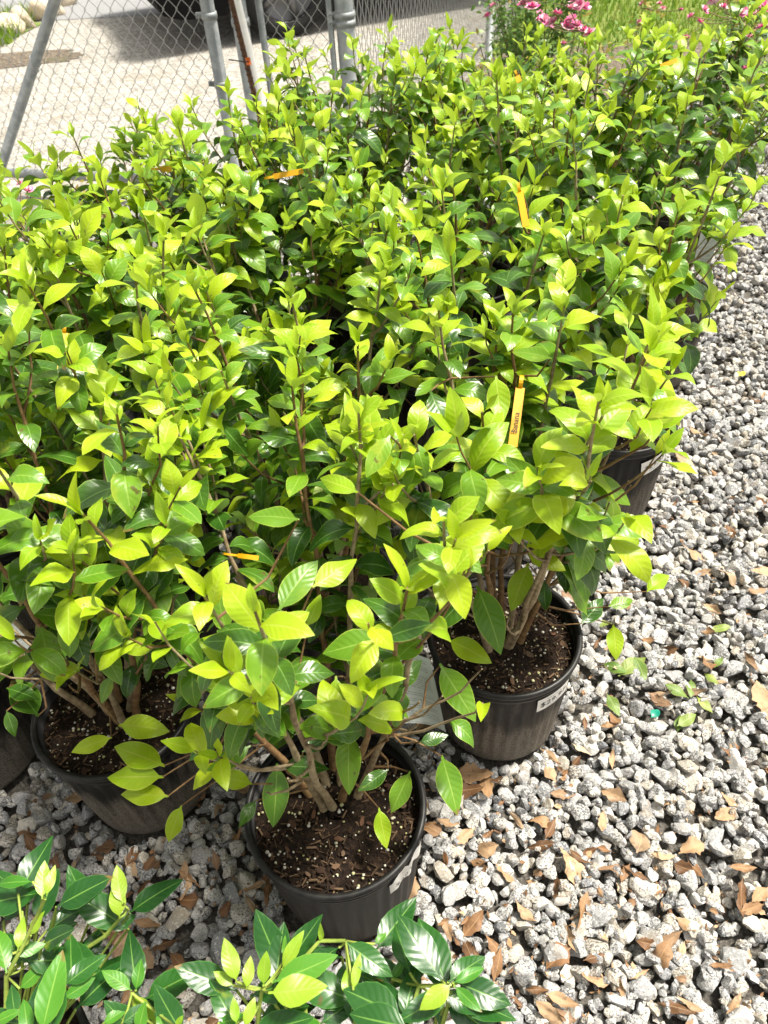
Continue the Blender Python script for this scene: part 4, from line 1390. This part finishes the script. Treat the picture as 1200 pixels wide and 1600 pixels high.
# ------------------------------------------------------------------ fallen leaves and scraps on the gravel
rl = random.Random(77)
def free_spot(x, y, extra=0.02):
    return np.min((pots_np[:, 0] - x) ** 2 + (pots_np[:, 1] - y) ** 2) > (POT_B + extra) ** 2
spots = [(890, 1360, 62), (845, 1290, 38), (790, 1370, 40), (820, 1430, 45), (700, 1290, 36), (905, 1345, 40), (955, 1190, 34), (860, 1215, 40),
         (740, 1215, 60), (760, 1235, 50), (860, 1300, 36), (1080, 1330, 46), (1155, 1410, 60), (1170, 1425, 40), (1130, 1280, 40), (940, 1290, 36),
         (990, 1370, 40), (1000, 1320, 44), (870, 1500, 50), (740, 1450, 50), (930, 1500, 40), (1070, 1450, 36), (860, 1590, 60), (1075, 1575, 40),
         (760, 1330, 36), (730, 1240, 50), (1185, 1100, 60), (1170, 1040, 40), (1030, 1100, 36), (860, 1185, 40), (960, 880, 40), (1080, 870, 40),
         (1070, 720, 40), (1090, 680, 40), (1060, 590, 30), (960, 1130, 30), (1180, 930, 40), (1190, 900, 40), (900, 905, 40), (640, 1390, 40),
         (310, 1255, 40), (165, 1330, 36), (210, 1360, 40), (290, 1370, 40), (300, 1410, 45), (230, 1390, 36), (235, 1450, 45), (195, 1490, 60),
         (180, 1460, 50), (260, 1530, 60), (230, 1500, 50), (285, 1510, 55), (250, 1560, 50), (150, 1540, 50), (400, 1390, 40), (345, 1270, 30),
         (215, 1545, 60), (120, 1570, 60), (120, 1250, 36), (245, 1590, 50), (340, 1350, 30), (420, 1400, 35), (740, 1560, 40), (700, 1460, 30)]
for (px, py, L) in spots:
    p = at(px, py, 0.0)
    if not free_spot(p.x, p.y, -0.01):
        continue
    d = proj(p)[2]
    LL = L * d / FPX * 1.05
    a = rl.uniform(0, 6.283)
    dv = Vector((math.cos(a), math.sin(a), rl.uniform(-0.15, 0.25)))
    nz = ground_z(p.x, p.y, LL * 0.4)
    o = put_leaf(None, rl.choice(DRY['dry_leaf']), Vector((p.x, p.y, nz + 0.003)) - dv * LL * 0.5, dv, Vector((rl.gauss(0, .3), rl.gauss(0, .3), 1)), LL, 'fallen_leaf', rl.uniform(0.8, 1.35))
    tag(o, 'dry brown leaf lying curled on the grey gravel', 'fallen leaf', 'dry leaves scattered on the gravel')
n = 0
while n < 200:
    px, py = rl.uniform(640, 1240) if n < 160 else rl.uniform(40, 420), rl.uniform(420, 1640) if n < 160 else rl.uniform(1200, 1640)
    p = at(px, py, 0.0)
    if not free_spot(p.x, p.y, 0.03) or not in_bed(p.x, p.y) or inside(p.x, p.y, blockpoly) or p.y > 4.2:
        n += 0.2
        continue
    n += 1
    a = rl.uniform(0, 6.283)
    LL = rl.choice((0.026, 0.032, 0.040, 0.048, 0.056)) * rl.uniform(0.8, 1.15)
    dv = Vector((math.cos(a), math.sin(a), rl.uniform(-0.5, 0.5)))
    o = put_leaf(None, rl.choice(DRY['dry_leaf']), Vector((p.x, p.y, ground_z(p.x, p.y, LL * 0.3) + 0.001)) - dv * LL * 0.5, dv,
                 Vector((rl.gauss(0, .5), rl.gauss(0, .5), 1)), LL, 'fallen_leaf', rl.uniform(0.7, 1.2))
    tag(o, 'dry brown leaf lying curled on the grey gravel', 'fallen leaf', 'dry leaves scattered on the gravel')
rf = random.Random(5)
V_, F_, U_ = [], [], []
for i in range(2600):
    px, py = (rf.uniform(620, 1260), rf.uniform(420, 1650)) if i < 1900 else (rf.uniform(-20, 480), rf.uniform(1180, 1640))
    p = at(px, py, 0.0)
    if not free_spot(p.x, p.y, 0.012) or not in_bed(p.x, p.y) or inside(p.x, p.y, blockpoly) or p.y > 4.2:
        continue
    if noise.noise(Vector((p.x * 7, p.y * 7, 0.5))) < -0.05:
        continue
    a = rf.uniform(0, 6.283)
    LL = rf.uniform(0.006, 0.019)
    dv = Vector((math.cos(a), math.sin(a), rf.uniform(-0.5, 0.5)))
    lv, lf_, lu = leaf_arrays(rf.choice(DRY['dry_leaf']))
    mm = np.array(orient(Vector((p.x, p.y, ground_z(p.x, p.y, 0.006) - rf.uniform(0.0, 0.006))), dv, Vector((rf.gauss(0, .6), rf.gauss(0, .6), 1)), LL, rf.uniform(0.5, 1.4)))
    b = len(V_) * len(lv)
    V_.append(lv @ mm[:3, :3].T + mm[:3, 3]); F_.append(lf_ + b); U_.append(lu)
lt = link('leaf_litter', mesh('leaf_litter', np.concatenate(V_), [tuple(int(q) for q in f) for f in np.concatenate(F_)], True, np.concatenate(U_)), gravel_bed, M['dry_leaf'])
tag(lt, kind='stuff')
for (px, py, L, a) in [(985, 1045, 60, .6), (960, 1050, 40, 2.6), (1000, 1050, 45, 4.9), (1055, 1085, 40, 2.4), (1078, 1080, 34, 4.4), (1100, 1105, 34, 5.2),
                       (1072, 1130, 40, .4), (958, 1105, 40, 5.0), (1110, 1065, 30, 2.0), (1125, 985, 34, .1), (1060, 1130, 30, 1.2), (935, 745, 34, 1.4),
                       (940, 980, 30, 3.0), (1120, 1040, 24, .8)]:
    p = at(px, py, 0.0)
    LL = L * proj(p)[2] / FPX
    dv = Vector((math.cos(a), math.sin(a), rl.uniform(-0.1, 0.25)))
    o = put_leaf(None, rl.choice(FLAT['faded_leaf']), Vector((p.x, p.y, ground_z(p.x, p.y, LL * 0.4) + 0.002)) - dv * LL * 0.5, dv, Vector((rl.gauss(0, .25), rl.gauss(0, .25), 1)), LL, 'fallen_leaf')
    tag(o, 'wilting olive green leaf dropped on the gravel', 'fallen leaf', 'green leaves dropped on the gravel')
def scrap(px, py, L, mat, name, label, cat):
    p = at(px, py, 0.0)
    dv = Vector((0.7, 0.6, 0.1))
    m = leaf_mesh('scrap', 0.75, 0.3, 0.6, 0.3, 0.1, seed=3)
    m.materials.append(mat)
    o = put_leaf(None, m, Vector((p.x, p.y, ground_z(p.x, p.y) + 0.002)), dv, UP, L, name)
    tag(o, label, cat)
scrap(1016, 1126, 0.028, M['teal'], 'plastic_scrap', 'small shiny teal plastic scrap on the gravel', 'litter')
scrap(1152, 594, 0.036, M['yellow_petal'], 'fallen_petal', 'bright yellow petal lying on the gravel', 'petal')

# ------------------------------------------------------------------ chain-link fence and gate
def wall_pt(a, b, s, z):
    return Vector((a[0] + (b[0] - a[0]) * s, a[1] + (b[1] - a[1]) * s, z))
def link_mesh(a, b, z0, z1, dw, dh, rad, off=0.0):
    """woven zigzag wires between two plan points"""
    a, b = Vector((a[0], a[1], 0)), Vector((b[0], b[1], 0))
    d = b - a
    L = d.length
    d.normalize()
    nr = Vector((-d.y, d.x, 0))
    g = Geo()
    n = int(L / dw)
    rows = int((z1 - z0) / dh * 2)
    for i in range(n + 1):
        x0 = i * dw
        pts = []
        for j in range(rows + 1):
            x = x0 + (dw * 0.5 if j % 2 else 0) + 0.0
            if x > L: x = L
            # wires bend round each other at the knuckles
            sgn = 1 if j % 2 else -1
            pts.append(a + d * (x + sgn * 0.002) + nr * (off + sgn * 0.0035) + Vector((0, 0, z0 + j * dh / 2)))
        g.tube(pts, rad, 4, False)
    # the second set leans the other way so that diamonds close
    for i in range(n + 1):
        x0 = i * dw
        pts = []
        for j in range(rows + 1):
            x = x0 - (dw * 0.5 if j % 2 else 0)
            x = max(0, x)
            sgn = -1 if j % 2 else 1
            pts.append(a + d * (x + sgn * 0.002) + nr * (off + sgn * 0.0035) + Vector((0, 0, z0 + j * dh / 2)))
        g.tube(pts, rad, 4, False)
    return g

GA, GB = Vector((-2.62, 4.21, 0)), Vector((-0.545, 3.60, 0))      # gate leaf, its free end near the posts
gate = empty('chain_link_gate', (GA + GB) / 2)
tag(gate, 'galvanised chain-link gate with a slanting pipe brace over the pale drive', 'gate')
def rel(root, pts):
    return [Vector(p) - root.location for p in pts]
def pipe(name, root, pts, rad, mat='galv', n=14):
    g = Geo(); g.tube(rel(root, pts), rad, n)
    return g.build(name, M[mat], root)
gz0, gz1 = 0.085, 1.75
def gp(s, z): return GA.lerp(GB, s) + Vector((0, 0, z))
pipe('bottom_rail', gate, [gp(0, gz0), gp(1, gz0)], 0.0225)
pipe('top_rail', gate, [gp(0, gz1), gp(1, gz1)], 0.0225)
pipe('upright', gate, [gp(1, 0.03), gp(1, 1.80)], 0.027)
pipe('upright', gate, [gp(0, 0.06), gp(0, 1.80)], 0.027)
# brace: its foot is by the frame edge of the picture, rising towards the middle of the top rail
def on_gate(px, py):
    d = ray(px, py); o = Vector((0, 0, CAM_H))
    nrm = Vector(((GB - GA).y, -(GB - GA).x, 0)).normalized()
    t = (GA - o).dot(nrm) / d.dot(nrm)
    return o + d * t
b0, b1 = on_gate(3, 262), on_gate(88, 0)
dirb = (b1 - b0).normalized()
tt = (gz1 - b0.z) / dirb.z
pipe('diagonal_brace', gate, [b0 - dirb * (b0.z - gz0) / dirb.z + Vector((0, -0.03, 0)), b0 + dirb * tt + Vector((0, -0.03, 0))], 0.0225)
g = link_mesh(rel(gate, [GA])[0], rel(gate, [GB])[0], gz0, gz1, 0.058, 0.075, 0.0016, -0.004)
tag(g.build('chain_link_mesh', M['wire'], gate), kind='stuff')
def band(root, p, rad, h=0.022, tail=None):
    g = Geo()
    p = Vector(p) - root.location
    prof = [(rad + 0.0005, -h / 2), (rad + 0.004, -h / 2), (rad + 0.0052, 0), (rad + 0.004, h / 2), (rad + 0.0005, h / 2)]
    g.lathe(prof, 20, True)
    if tail is not None:
        tail = (tail[0], tail[1], 0.0)
        g.box(Vector(tail) * (rad + 0.014), (0.03, 0.012, h * 0.8), Matrix.Rotation(math.atan2(tail[1], tail[0]), 3, 'Z'))
        g.tube([Vector(tail) * (rad + 0.018) + Vector((0, -0.016, 0)), Vector(tail) * (rad + 0.018) + Vector((0, 0.014, 0))], 0.006, 6)
    o = g.build('tension_band', M['galv'], root)
    o.location = p
    return o
e0 = on_gate(306, 24); e1 = on_gate(341, 131)
for e in (e0, e1):
    band(gate, (GB.x, GB.y, e.z), 0.027, 0.024, (-0.96, 0.28))
band(gate, (GB.x, GB.y, 1.5), 0.027, 0.024, (-0.96, 0.28))
for (px, py) in ((58, 92), (11, 228)):
    p = on_gate(px, py) + Vector((0, -0.03, 0)) - gate.location
    g = Geo()
    ring = []
    sx = dirb.cross(Vector((0, 1, 0))).normalized()
    sy = dirb.cross(sx)
    for k in range(15):
        a = 6.283 * k / 14
        ring.append(p + sx * 0.0255 * math.cos(a) + sy * 0.0255 * math.sin(a) + dirb * (-0.012 + 0.024 * math.cos(a)))
    g.tube(ring, 0.0022, 5)
    g.tube([ring[4], ring[4] + Vector((0.018, 0.012, -0.004)), ring[4] + Vector((0.028, 0.03, 0.006))], 0.0022, 5)
    g.build('wire_tie', M['wire'], gate)

fence = empty('chain_link_fence', (-0.2, 3.4, 0))
tag(fence, 'galvanised chain-link fence with thick posts behind the back shrub row', 'fence')
FP = [(-0.405, 3.42), (-0.011, 3.36), (0.905, 5.72), (1.78, 7.95)]
def post(px, rad, top=1.95):
    p = pipe('post', fence, [(px[0], px[1], -0.055), (px[0], px[1], top)], rad, 'galv', 18)
    g = Geo()
    g.lathe([(rad + 0.004, 0), (rad + 0.004, 0.02), (rad * 0.8, 0.05), (0.0, 0.06)], 18)
    c = g.build('post_cap', M['galv'], p)
    c.location = Vector((px[0], px[1], top)) - fence.location
    return p
post(FP[0], 0.0305); post(FP[1], 0.0345); post(FP[2], 0.024); post(FP[3], 0.024)
# narrow fill panel between the two thick posts
q0, q1 = (FP[0][0] + 0.075, FP[0][1] + 0.03), (FP[1][0] - 0.055, FP[1][1] + 0.005)
pipe('panel_rod', fence, [(q0[0], q0[1], 0.02), (q0[0], q0[1], 1.85)], 0.013, 'galv', 8)
pipe('panel_rod', fence, [(q1[0], q1[1], 0.02), (q1[0], q1[1], 1.85)], 0.011, 'galv', 8)
fl = fence.location
def rl2(p): return (p[0] - fl.x, p[1] - fl.y)
for a, b, dw, dh in ((q0, q1, 0.058, 0.075), (FP[1], FP[2], 0.062, 0.078), (FP[2], FP[3], 0.062, 0.078)):
    g = link_mesh(rl2(a), rl2(b), 0.03, 1.85, dw, dh, 0.0016)
    tag(g.build('chain_link_mesh', M['wire'], fence), kind='stuff')
for a, b in ((FP[1], FP[2]), (FP[2], FP[3]), (FP[0], FP[1])):
    pipe('top_rail', fence, [(a[0], a[1], 1.87), (b[0], b[1], 1.87)], 0.021)
def z_at(px, py, xy):
    # height of the pixel's ray where it passes the post
    d = ray(px, py)
    return CAM_H + d.z / d.y * xy[1]
band(fence, (FP[0][0], FP[0][1], z_at(355, 36, FP[0])), 0.0305, 0.026)
for (px, py) in ((533, 23), (534, 36)):
    band(fence, (FP[1][0], FP[1][1], z_at(px, py, FP[1])), 0.0345, 0.022, (-1, 0.05))
for zz in (1.2, 1.6):
    band(fence, (FP[1][0], FP[1][1], zz), 0.0345, 0.022, (-1, 0.05)); band(fence, (FP[0][0], FP[0][1], zz), 0.0305, 0.026)

# white pole and ribbed bar tied to the gate post
def at_y(px, py, Yv):
    d = ray(px, py)
    return Vector((0, 0, CAM_H)) + d * (Yv / d.y)
pa, pb = at_y(371, 0, 3.30), at_y(400, 118, 3.26)
dp = (pa - pb).normalized()
foot = pb - dp * (pb.z + 0.05) / dp.z
pole = empty('leaning_pole', foot)
tag(pole, 'slim white plastic pole leaning on the gate post, orange tape round it', 'pole')
g = Geo(); g.tube([Vector((0, 0, 0)), dp * 1.75], 0.0125, 12); g.build('shaft', M['white_plastic'], pole)
tpos = at_y(390, 95, 3.27) - foot
g = Geo(); g.tube([tpos - dp * 0.012, tpos + dp * 0.012], 0.0142, 12); g.build('tape', M['orange'], pole)
g = Geo(); g.tube([tpos + Vector((0, -0.015, 0)), tpos + Vector((-0.03, -0.015, 0.004)), tpos + Vector((-0.075, -0.014, 0.012))], 0.0022, 5); g.build('cable_tie', M['black_tie'], pole)
ra, rb_ = at_y(361, 0, 3.325), at_y(390, 118, 3.285)
dr = (ra - rb_).normalized()
rfoot = rb_ - dr * (rb_.z + 0.055) / dr.z
bar = empty('ribbed_bar', rfoot)
tag(bar, 'rusty dark ribbed steel bar standing against the white pole', 'steel bar')
g = Geo(); g.tube([Vector((0, 0, 0)), dr * 1.7], 0.0095, 10); core = g.build('core', M['rebar'], bar)
g = Geo()
for k in range(80):
    c = dr * (0.02 + k * 0.021)
    sx = dr.orthogonal().normalized(); sy = dr.cross(sx)
    g.tube([c + (sx * math.cos(a) + sy * math.sin(a)) * 0.0105 + dr * 0.006 * math.cos(a) for a in [6.283 * q / 8 for q in range(9)]], 0.0022, 4, False)
tag(g.build('rib', M['rebar'], bar), kind='stuff')

# ------------------------------------------------------------------ the parked car (its lower corner shows over the fence)
def build_car():
    root = empty('parked_car', (-0.42, 6.62, DR), R(20))
    tag(root, 'silver car with black lower bumper parked on the drive beyond the gate', 'car')
    def arc(cx, cz, r, a0, a1, n):
        return [(cx + r * math.cos(a0 + (a1 - a0) * i / n), cz + r * math.sin(a0 + (a1 - a0) * i / n)) for i in range(n + 1)]
    wheel_x = (0.0, 2.65)
    wr = 0.335
    # side outline of the painted body, nose towards -x
    prof = [(-0.88, 0.48), (-0.90, 0.62), (-0.86, 0.76), (-0.70, 0.86), (-0.2, 0.95), (0.35, 1.02), (0.9, 1.03), (2.2, 1.05), (3.1, 1.04), (3.48, 0.98), (3.52, 0.8), (3.50, 0.48)]
    low = []
    low += [(3.5, 0.46)] + arc(2.65, 0.335, 0.40, 0.32, math.pi - 0.32, 14) + arc(0.0, 0.335, 0.40, 0.32, math.pi - 0.32, 14) + [(-0.86, 0.46)]
    poly = prof + low
    def slab(name, poly, y0, y1, mat, inset=0.06, parent=root, cap=True):
        n = len(poly)
        cx = sum(p[0] for p in poly) / n
        vs, fs = [], []
        ys = [(y0, 1.0), (y0 + 0.05, 0.0), (y1 - 0.05, 0.0), (y1, 1.0)]
        for yv, k in ys:
            for (px, pz) in poly:
                q = px - cx
                vs.append((px - math.copysign(inset * k, q) * (1 if abs(q) > 1.2 else 0), yv, pz - (inset * 0.6 * k if pz > 0.7 else 0)))
        for j in range(3):
            for i in range(n):
                i2 = (i + 1) % n
                fs.append((j * n + i, j * n + i2, (j + 1) * n + i2, (j + 1) * n + i))
        bm = bmesh.new()
        bv = [bm.verts.new(v) for v in vs]
        for f in fs: bm.faces.new([bv[i] for i in f])
        if cap:
            for j in (0, 3):
                es = [bm.edges.get((bv[j * n + i], bv[j * n + (i + 1) % n])) for i in range(n)]
                bmesh.ops.triangle_fill(bm, edges=[e for e in es if e], use_beauty=True)
        bmesh.ops.recalc_face_normals(bm, faces=bm.faces)
        m = bpy.data.meshes.new(name); bm.to_mesh(m); bm.free()
        return link(name, m, parent, mat)
    body = slab('body', poly, 0.0, 1.74, M['paint'])
    roof = [(0.55, 1.0), (0.95, 1.28), (1.3, 1.47), (1.9, 1.53), (2.6, 1.50), (3.0, 1.38), (3.40, 1.0)]
    slab('cabin', roof, 0.12, 1.62, M['paint'], 0.08)
    for (q, y0) in (([(0.85, 1.06), (1.12, 1.30), (1.35, 1.42), (1.85, 1.46), (1.85, 1.06)], 0.105), ([(1.93, 1.06), (1.93, 1.46), (2.55, 1.44), (2.9, 1.34), (3.1, 1.06)], 0.105)):
        m = mesh('window', [(a, y0 + dy, b) for dy in (0, 0.01) for a, b in q], [tuple(range(5)), tuple(range(9, 4, -1))] + [(i, i + 5, (i + 1) % 5 + 5, (i + 1) % 5) for i in range(5)], False)
        link('window', m, root, M['carglass'])
    g = Geo()
    g.add([(0.60, 0.2, 1.02), (0.60, 1.54, 1.02), (1.22, 1.46, 1.445), (1.22, 0.28, 1.445), (0.62, 0.2, 1.0), (0.62, 1.54, 1.0), (1.24, 1.46, 1.42), (1.24, 0.28, 1.42)],
          [(0, 1, 2, 3), (7, 6, 5, 4), (0, 4, 5, 1), (1, 5, 6, 2), (2, 6, 7, 3), (3, 7, 4, 0)])
    g.build('windscreen', M['carglass'], root, False)
    # black lower bumper wrapping the nose, sills and underside
    bump_poly = [(-0.93, 0.50), (-0.95, 0.36), (-0.90, 0.25), (-0.78, 0.21), (-0.46, 0.20), (-0.43, 0.30), (-0.385, 0.45), (-0.42, 0.50)]
    slab('bumper', bump_poly, 0.02, 1.72, M['cladding'], 0.0)
    slab('bumper', [(3.55, 0.50), (3.57, 0.3), (3.4, 0.23), (3.12, 0.24), (3.05, 0.45), (3.1, 0.50)], 0.02, 1.72, M['cladding'], 0.0)
    slab('sill', [(0.42, 0.44), (0.45, 0.27), (2.2, 0.27), (2.23, 0.44)], 0.01, 1.73, M['cladding'], 0.0)
    g = Geo(); g.box((1.3, 0.87, 0.33), (4.2, 1.2, 0.16)); g.build('underbody', M['cladding'], root, False)
    g = Geo(); g.box((-0.905, 0.25, 0.55), (0.035, 0.10, 0.05)); g.build('reflector', M['red_lens'], root, False)
    g = Geo(); g.box((-0.80, -0.002, 0.56), (0.10, 0.02, 0.045)); g.build('reflector', M['red_lens'], root, False)
    for s in (0.24, 1.5):
        g = Geo(); g.box((-0.86, s, 0.72), (0.10, 0.30, 0.11)); g.build('headlight', M['carglass'], root, False)
    gt = Geo()
    tp = []
    for k in range(13):
        a = math.pi * 2 * k / 12
        tp.append((wr - 0.055 + 0.055 * math.copysign(abs(math.cos(a)) ** 0.6, math.cos(a)), 0.105 * math.copysign(abs(math.sin(a)) ** 0.6, math.sin(a))))
    gt.lathe(tp, 40)
    tyre = mesh('tyre', [(v[0], v[2], v[1]) for v in gt.v], gt.f); tyre.materials.append(M['rubber'])
    gr = Geo()
    gr.lathe([(0.0, 0.04), (0.04, 0.045), (0.06, 0.03), (0.225, 0.02), (0.235, 0.06), (0.25, 0.07), (0.255, -0.06), (0.22, -0.07), (0.2, -0.02), (0.0, -0.02)], 32)
    for k in range(5):
        a = 6.283 * k / 5
        gr.box((0.13 * math.cos(a), 0.13 * math.sin(a), 0.04), (0.2, 0.045, 0.03), Matrix.Rotation(a, 3, 'Z'))
    rimm = mesh('rim', [(v[0], -v[2], v[1]) for v in gr.v], gr.f); rimm.materials.append(M['alloy'])
    for wx in wheel_x:
        for wy, fl_ in ((0.10, 1), (1.64, -1)):
            w = link('wheel', tyre, root)
            w.location = (wx, wy, wr)
            q = link('rim', rimm, w)
            q.scale = (1, fl_, 1)
            q.location = (0, -0.02 * fl_, 0)
    return root
build_car()

# ------------------------------------------------------------------ border stones across the drive
rb = random.Random(9)
m_border = m_plain('pale_sandstone', (0.50, 0.41, 0.29), 0.85, 0, 0.3, 0, 14, (0.60, 0.53, 0.42), 0.5)
for i, (px, py) in enumerate(((12, 52), (40, 42), (64, 30), (86, 20), (102, 8), (-25, 60), (-60, 66))):
    V, F = HI[(i * 3 + 1) % 28]
    m = mesh('border_stone', V, [tuple(int(q) for q in f) for f in F]); m.materials.append(m_border)
    p = at(px, py, DR)
    o = link('border_stone', m)
    o.location = (p.x, p.y, DR + 0.05); o.scale = (0.13, 0.11, 0.11); o.rotation_euler = (0, 0, rb.uniform(0, 6))
    tag(o, 'pale sandstone lump edging the rough grass across the drive', 'stone', 'stones edging the rough grass')

# ------------------------------------------------------------------ pink roses
def flower_mesh(seed):
    r = random.Random(seed)
    g = Geo()
    for ring, (n, rad, lift) in enumerate(((6, 1.0, 0.25), (5, 0.72, 0.55), (4, 0.42, 0.8))):
        for k in range(n):
            a = 6.283 * k / n + ring * 0.5 + r.uniform(-.2, .2)
            d = Vector((math.cos(a), math.sin(a), 0)); sd = Vector((-d.y, d.x, 0))
            w = rad * 0.55
            g.add([Vector((0, 0, 0)), d * rad * 0.55 + sd * w + UP * lift * 0.5, d * rad + UP * lift, d * rad * 0.55 - sd * w + UP * lift * 0.5], [(0, 1, 2), (0, 2, 3)])
    m = mesh('flower_head', g.v, g.f)
    m.materials.append(M['petal'])
    return m
FLOWERS = [flower_mesh(i) for i in range(5)]
def rose(x, y, rad, height, seed, label, nleaf, flowers, tips=0.1, z0=0.0, leafl=0.026):
    r = random.Random(seed)
    root = empty('rose_bush', (x, y, z0))
    tag(root, label, 'rose bush', 'pink flowering roses round the block')
    W = Vector((x, y, z0))
    ends = []
    for i in range(max(8, int(rad * 40))):
        a = r.uniform(0, 6.283); q = rad * math.sqrt(r.random())
        e = Vector((q * math.cos(a), q * math.sin(a), height * r.uniform(0.65, 1.0) * (1 - 0.25 * (q / rad) ** 2)))
        pts = [Vector((e.x * 0.15, e.y * 0.15, 0)), Vector((e.x * 0.5, e.y * 0.5, e.z * 0.5)), e]
        ends.append(pts)
        g = Geo(); g.tube(pts, [0.005, 0.0035, 0.0015], 5); g.build('cane', M['rose_cane'], root)
    tmpl = leaf_mesh('tmp', 0.55, 0.2, 0.3, 0, 0.05, ns=4, na=2)
    tv = np.array([v.co[:] for v in tmpl.vertices]); tf = [tuple(p.vertices) for p in tmpl.polygons]
    uvt = [(0.5 + (i % 3 - 1) * 0.5, (i // 3) / 4) for i in range(len(tv))]
    for part, mat, cnt in (('foliage', 'rose_leaf', int(nleaf * (1 - tips))), ('foliage', 'rose_tip', int(nleaf * tips))):
        V, Fc, U = [], [], []
        for i in range(cnt):
            pts = r.choice(ends)
            s = r.uniform(0.25, 1.0) if mat == 'rose_leaf' else r.uniform(0.92, 1.05)
            p = pts[0].lerp(pts[1], s * 2) if s < 0.5 else pts[1].lerp(pts[2], s * 2 - 1)
            p = p + Vector((r.gauss(0, 1), r.gauss(0, 1), r.gauss(0, .7))) * (0.045 if mat == 'rose_leaf' else 0.02)
            p.z = max(p.z, 0.02)
            d = Vector((r.gauss(0, 1), r.gauss(0, 1), r.gauss(0.1, 0.6)))
            mm = np.array(orient(p, d, UP + Vector((r.gauss(0, .5), r.gauss(0, .5), 0)), leafl * r.uniform(0.7, 1.3)))
            b = len(V)
            V += [tuple(q) for q in (tv @ mm[:3, :3].T + mm[:3, 3])]
            Fc += [tuple(b + k for k in f) for f in tf]
            U += uvt
        if V:
            o = link(part, mesh(part, V, Fc, True, U), root, M[mat])
            tag(o, kind='stuff')
    for f in flowers:
        if len(f) == 4:
            p = at(f[0], f[1], f[2]) - W; s = f[3]
        else:
            pts = r.choice(ends); p = pts[2] + Vector((r.gauss(0, .02), r.gauss(0, .02), 0.01)); s = f[0]
        o = link('flower', r.choice(FLOWERS), root)
        o.location = p
        o.rotation_euler = (r.uniform(-.9, .3), r.uniform(-.6, .6), r.uniform(0, 6.28))
        s *= 1.15
        o.scale = (s, s, s)
        near = min((q for e in ends for q in e), key=lambda q: (q - p).length)
        g = Geo(); g.tube([p, p.lerp(near, 0.5) - Vector((0, 0, 0.01)), near], 0.0018, 4); g.build('flower_stalk', M['rose_cane'], root)
    return root
rose(-1.02, 1.98, 0.30, 0.56, 1, 'small-leaved rose with two pale pink blooms below the gate rail', 1500,
     [(44, 297, .52, .016), (32, 287, .52, .013), (48, 303, .50, .015), (26, 300, .50, .012)], 0.06)
rose(-0.72, 2.45, 0.24, 0.60, 2, 'flowerless rose with reddish shoot tips between gate and shrubs', 1100, [], 0.25)
rose(0.72, 3.15, 0.30, 0.85, 3, 'rose with pink bloom clusters right behind the back row', 1500,
     [(850, 32, .80, .02), (862, 36, .80, .02), (870, 24, .82, .022), (856, 42, .78, .018), (886, 42, .78, .022), (900, 40, .78, .02), (893, 30, .80, .018),
      (912, 48, .76, .018), (922, 52, .76, .02), (916, 72, .70, .017), (880, 70, .72, .015), (842, 32, .80, .015), (905, 8, .86, .018), (890, 14, .85, .016)] , 0.08)
rose(0.95, 4.75, 0.42, 0.95, 4, 'dark rose bush with magenta blooms beside the slim fence post', 3600,
     [(825, 4, .80, .03), (832, 12, .75, .026), (818, 8, .78, .022), (900, 2, .8, .024), (912, 12, .75, .026), (845, 22, .6, .02), (770, 10, .6, .02), (762, 25, .5, .02)] + [(.022,)] * 30, 0.05, DR, 0.03)
rose(1.78, 3.75, 0.34, 0.80, 5, 'full rose bush loaded with pink blooms by the far gravel edge', 2000,
     [(1072, 60, .50, .02), (1093, 36, .60, .02), (1115, 4, .74, .022), (1100, 16, .68, .02), (1160, 20, .66, .022), (1170, 30, .62, .026), (1180, 26, .64, .024),
      (1165, 52, .54, .02), (1168, 60, .52, .02), (1188, 44, .58, .02), (1195, 12, .70, .026), (1080, 26, .62, .018), (1068, 72, .48, .016), (1130, 12, .7, .018)] + [(.02,)] * 34, 0.08, 0, 0.03)
rose(1.35, 4.1, 0.18, 0.62, 6, 'sparse tall rose stems standing between the corner shrub and the lawn', 260, [(1035, 14, .52, .016), (1064, 16, .5, .014), (1030, 6, .55, .014)] + [(.016,)] * 4, 0.3, 0, 0.03)
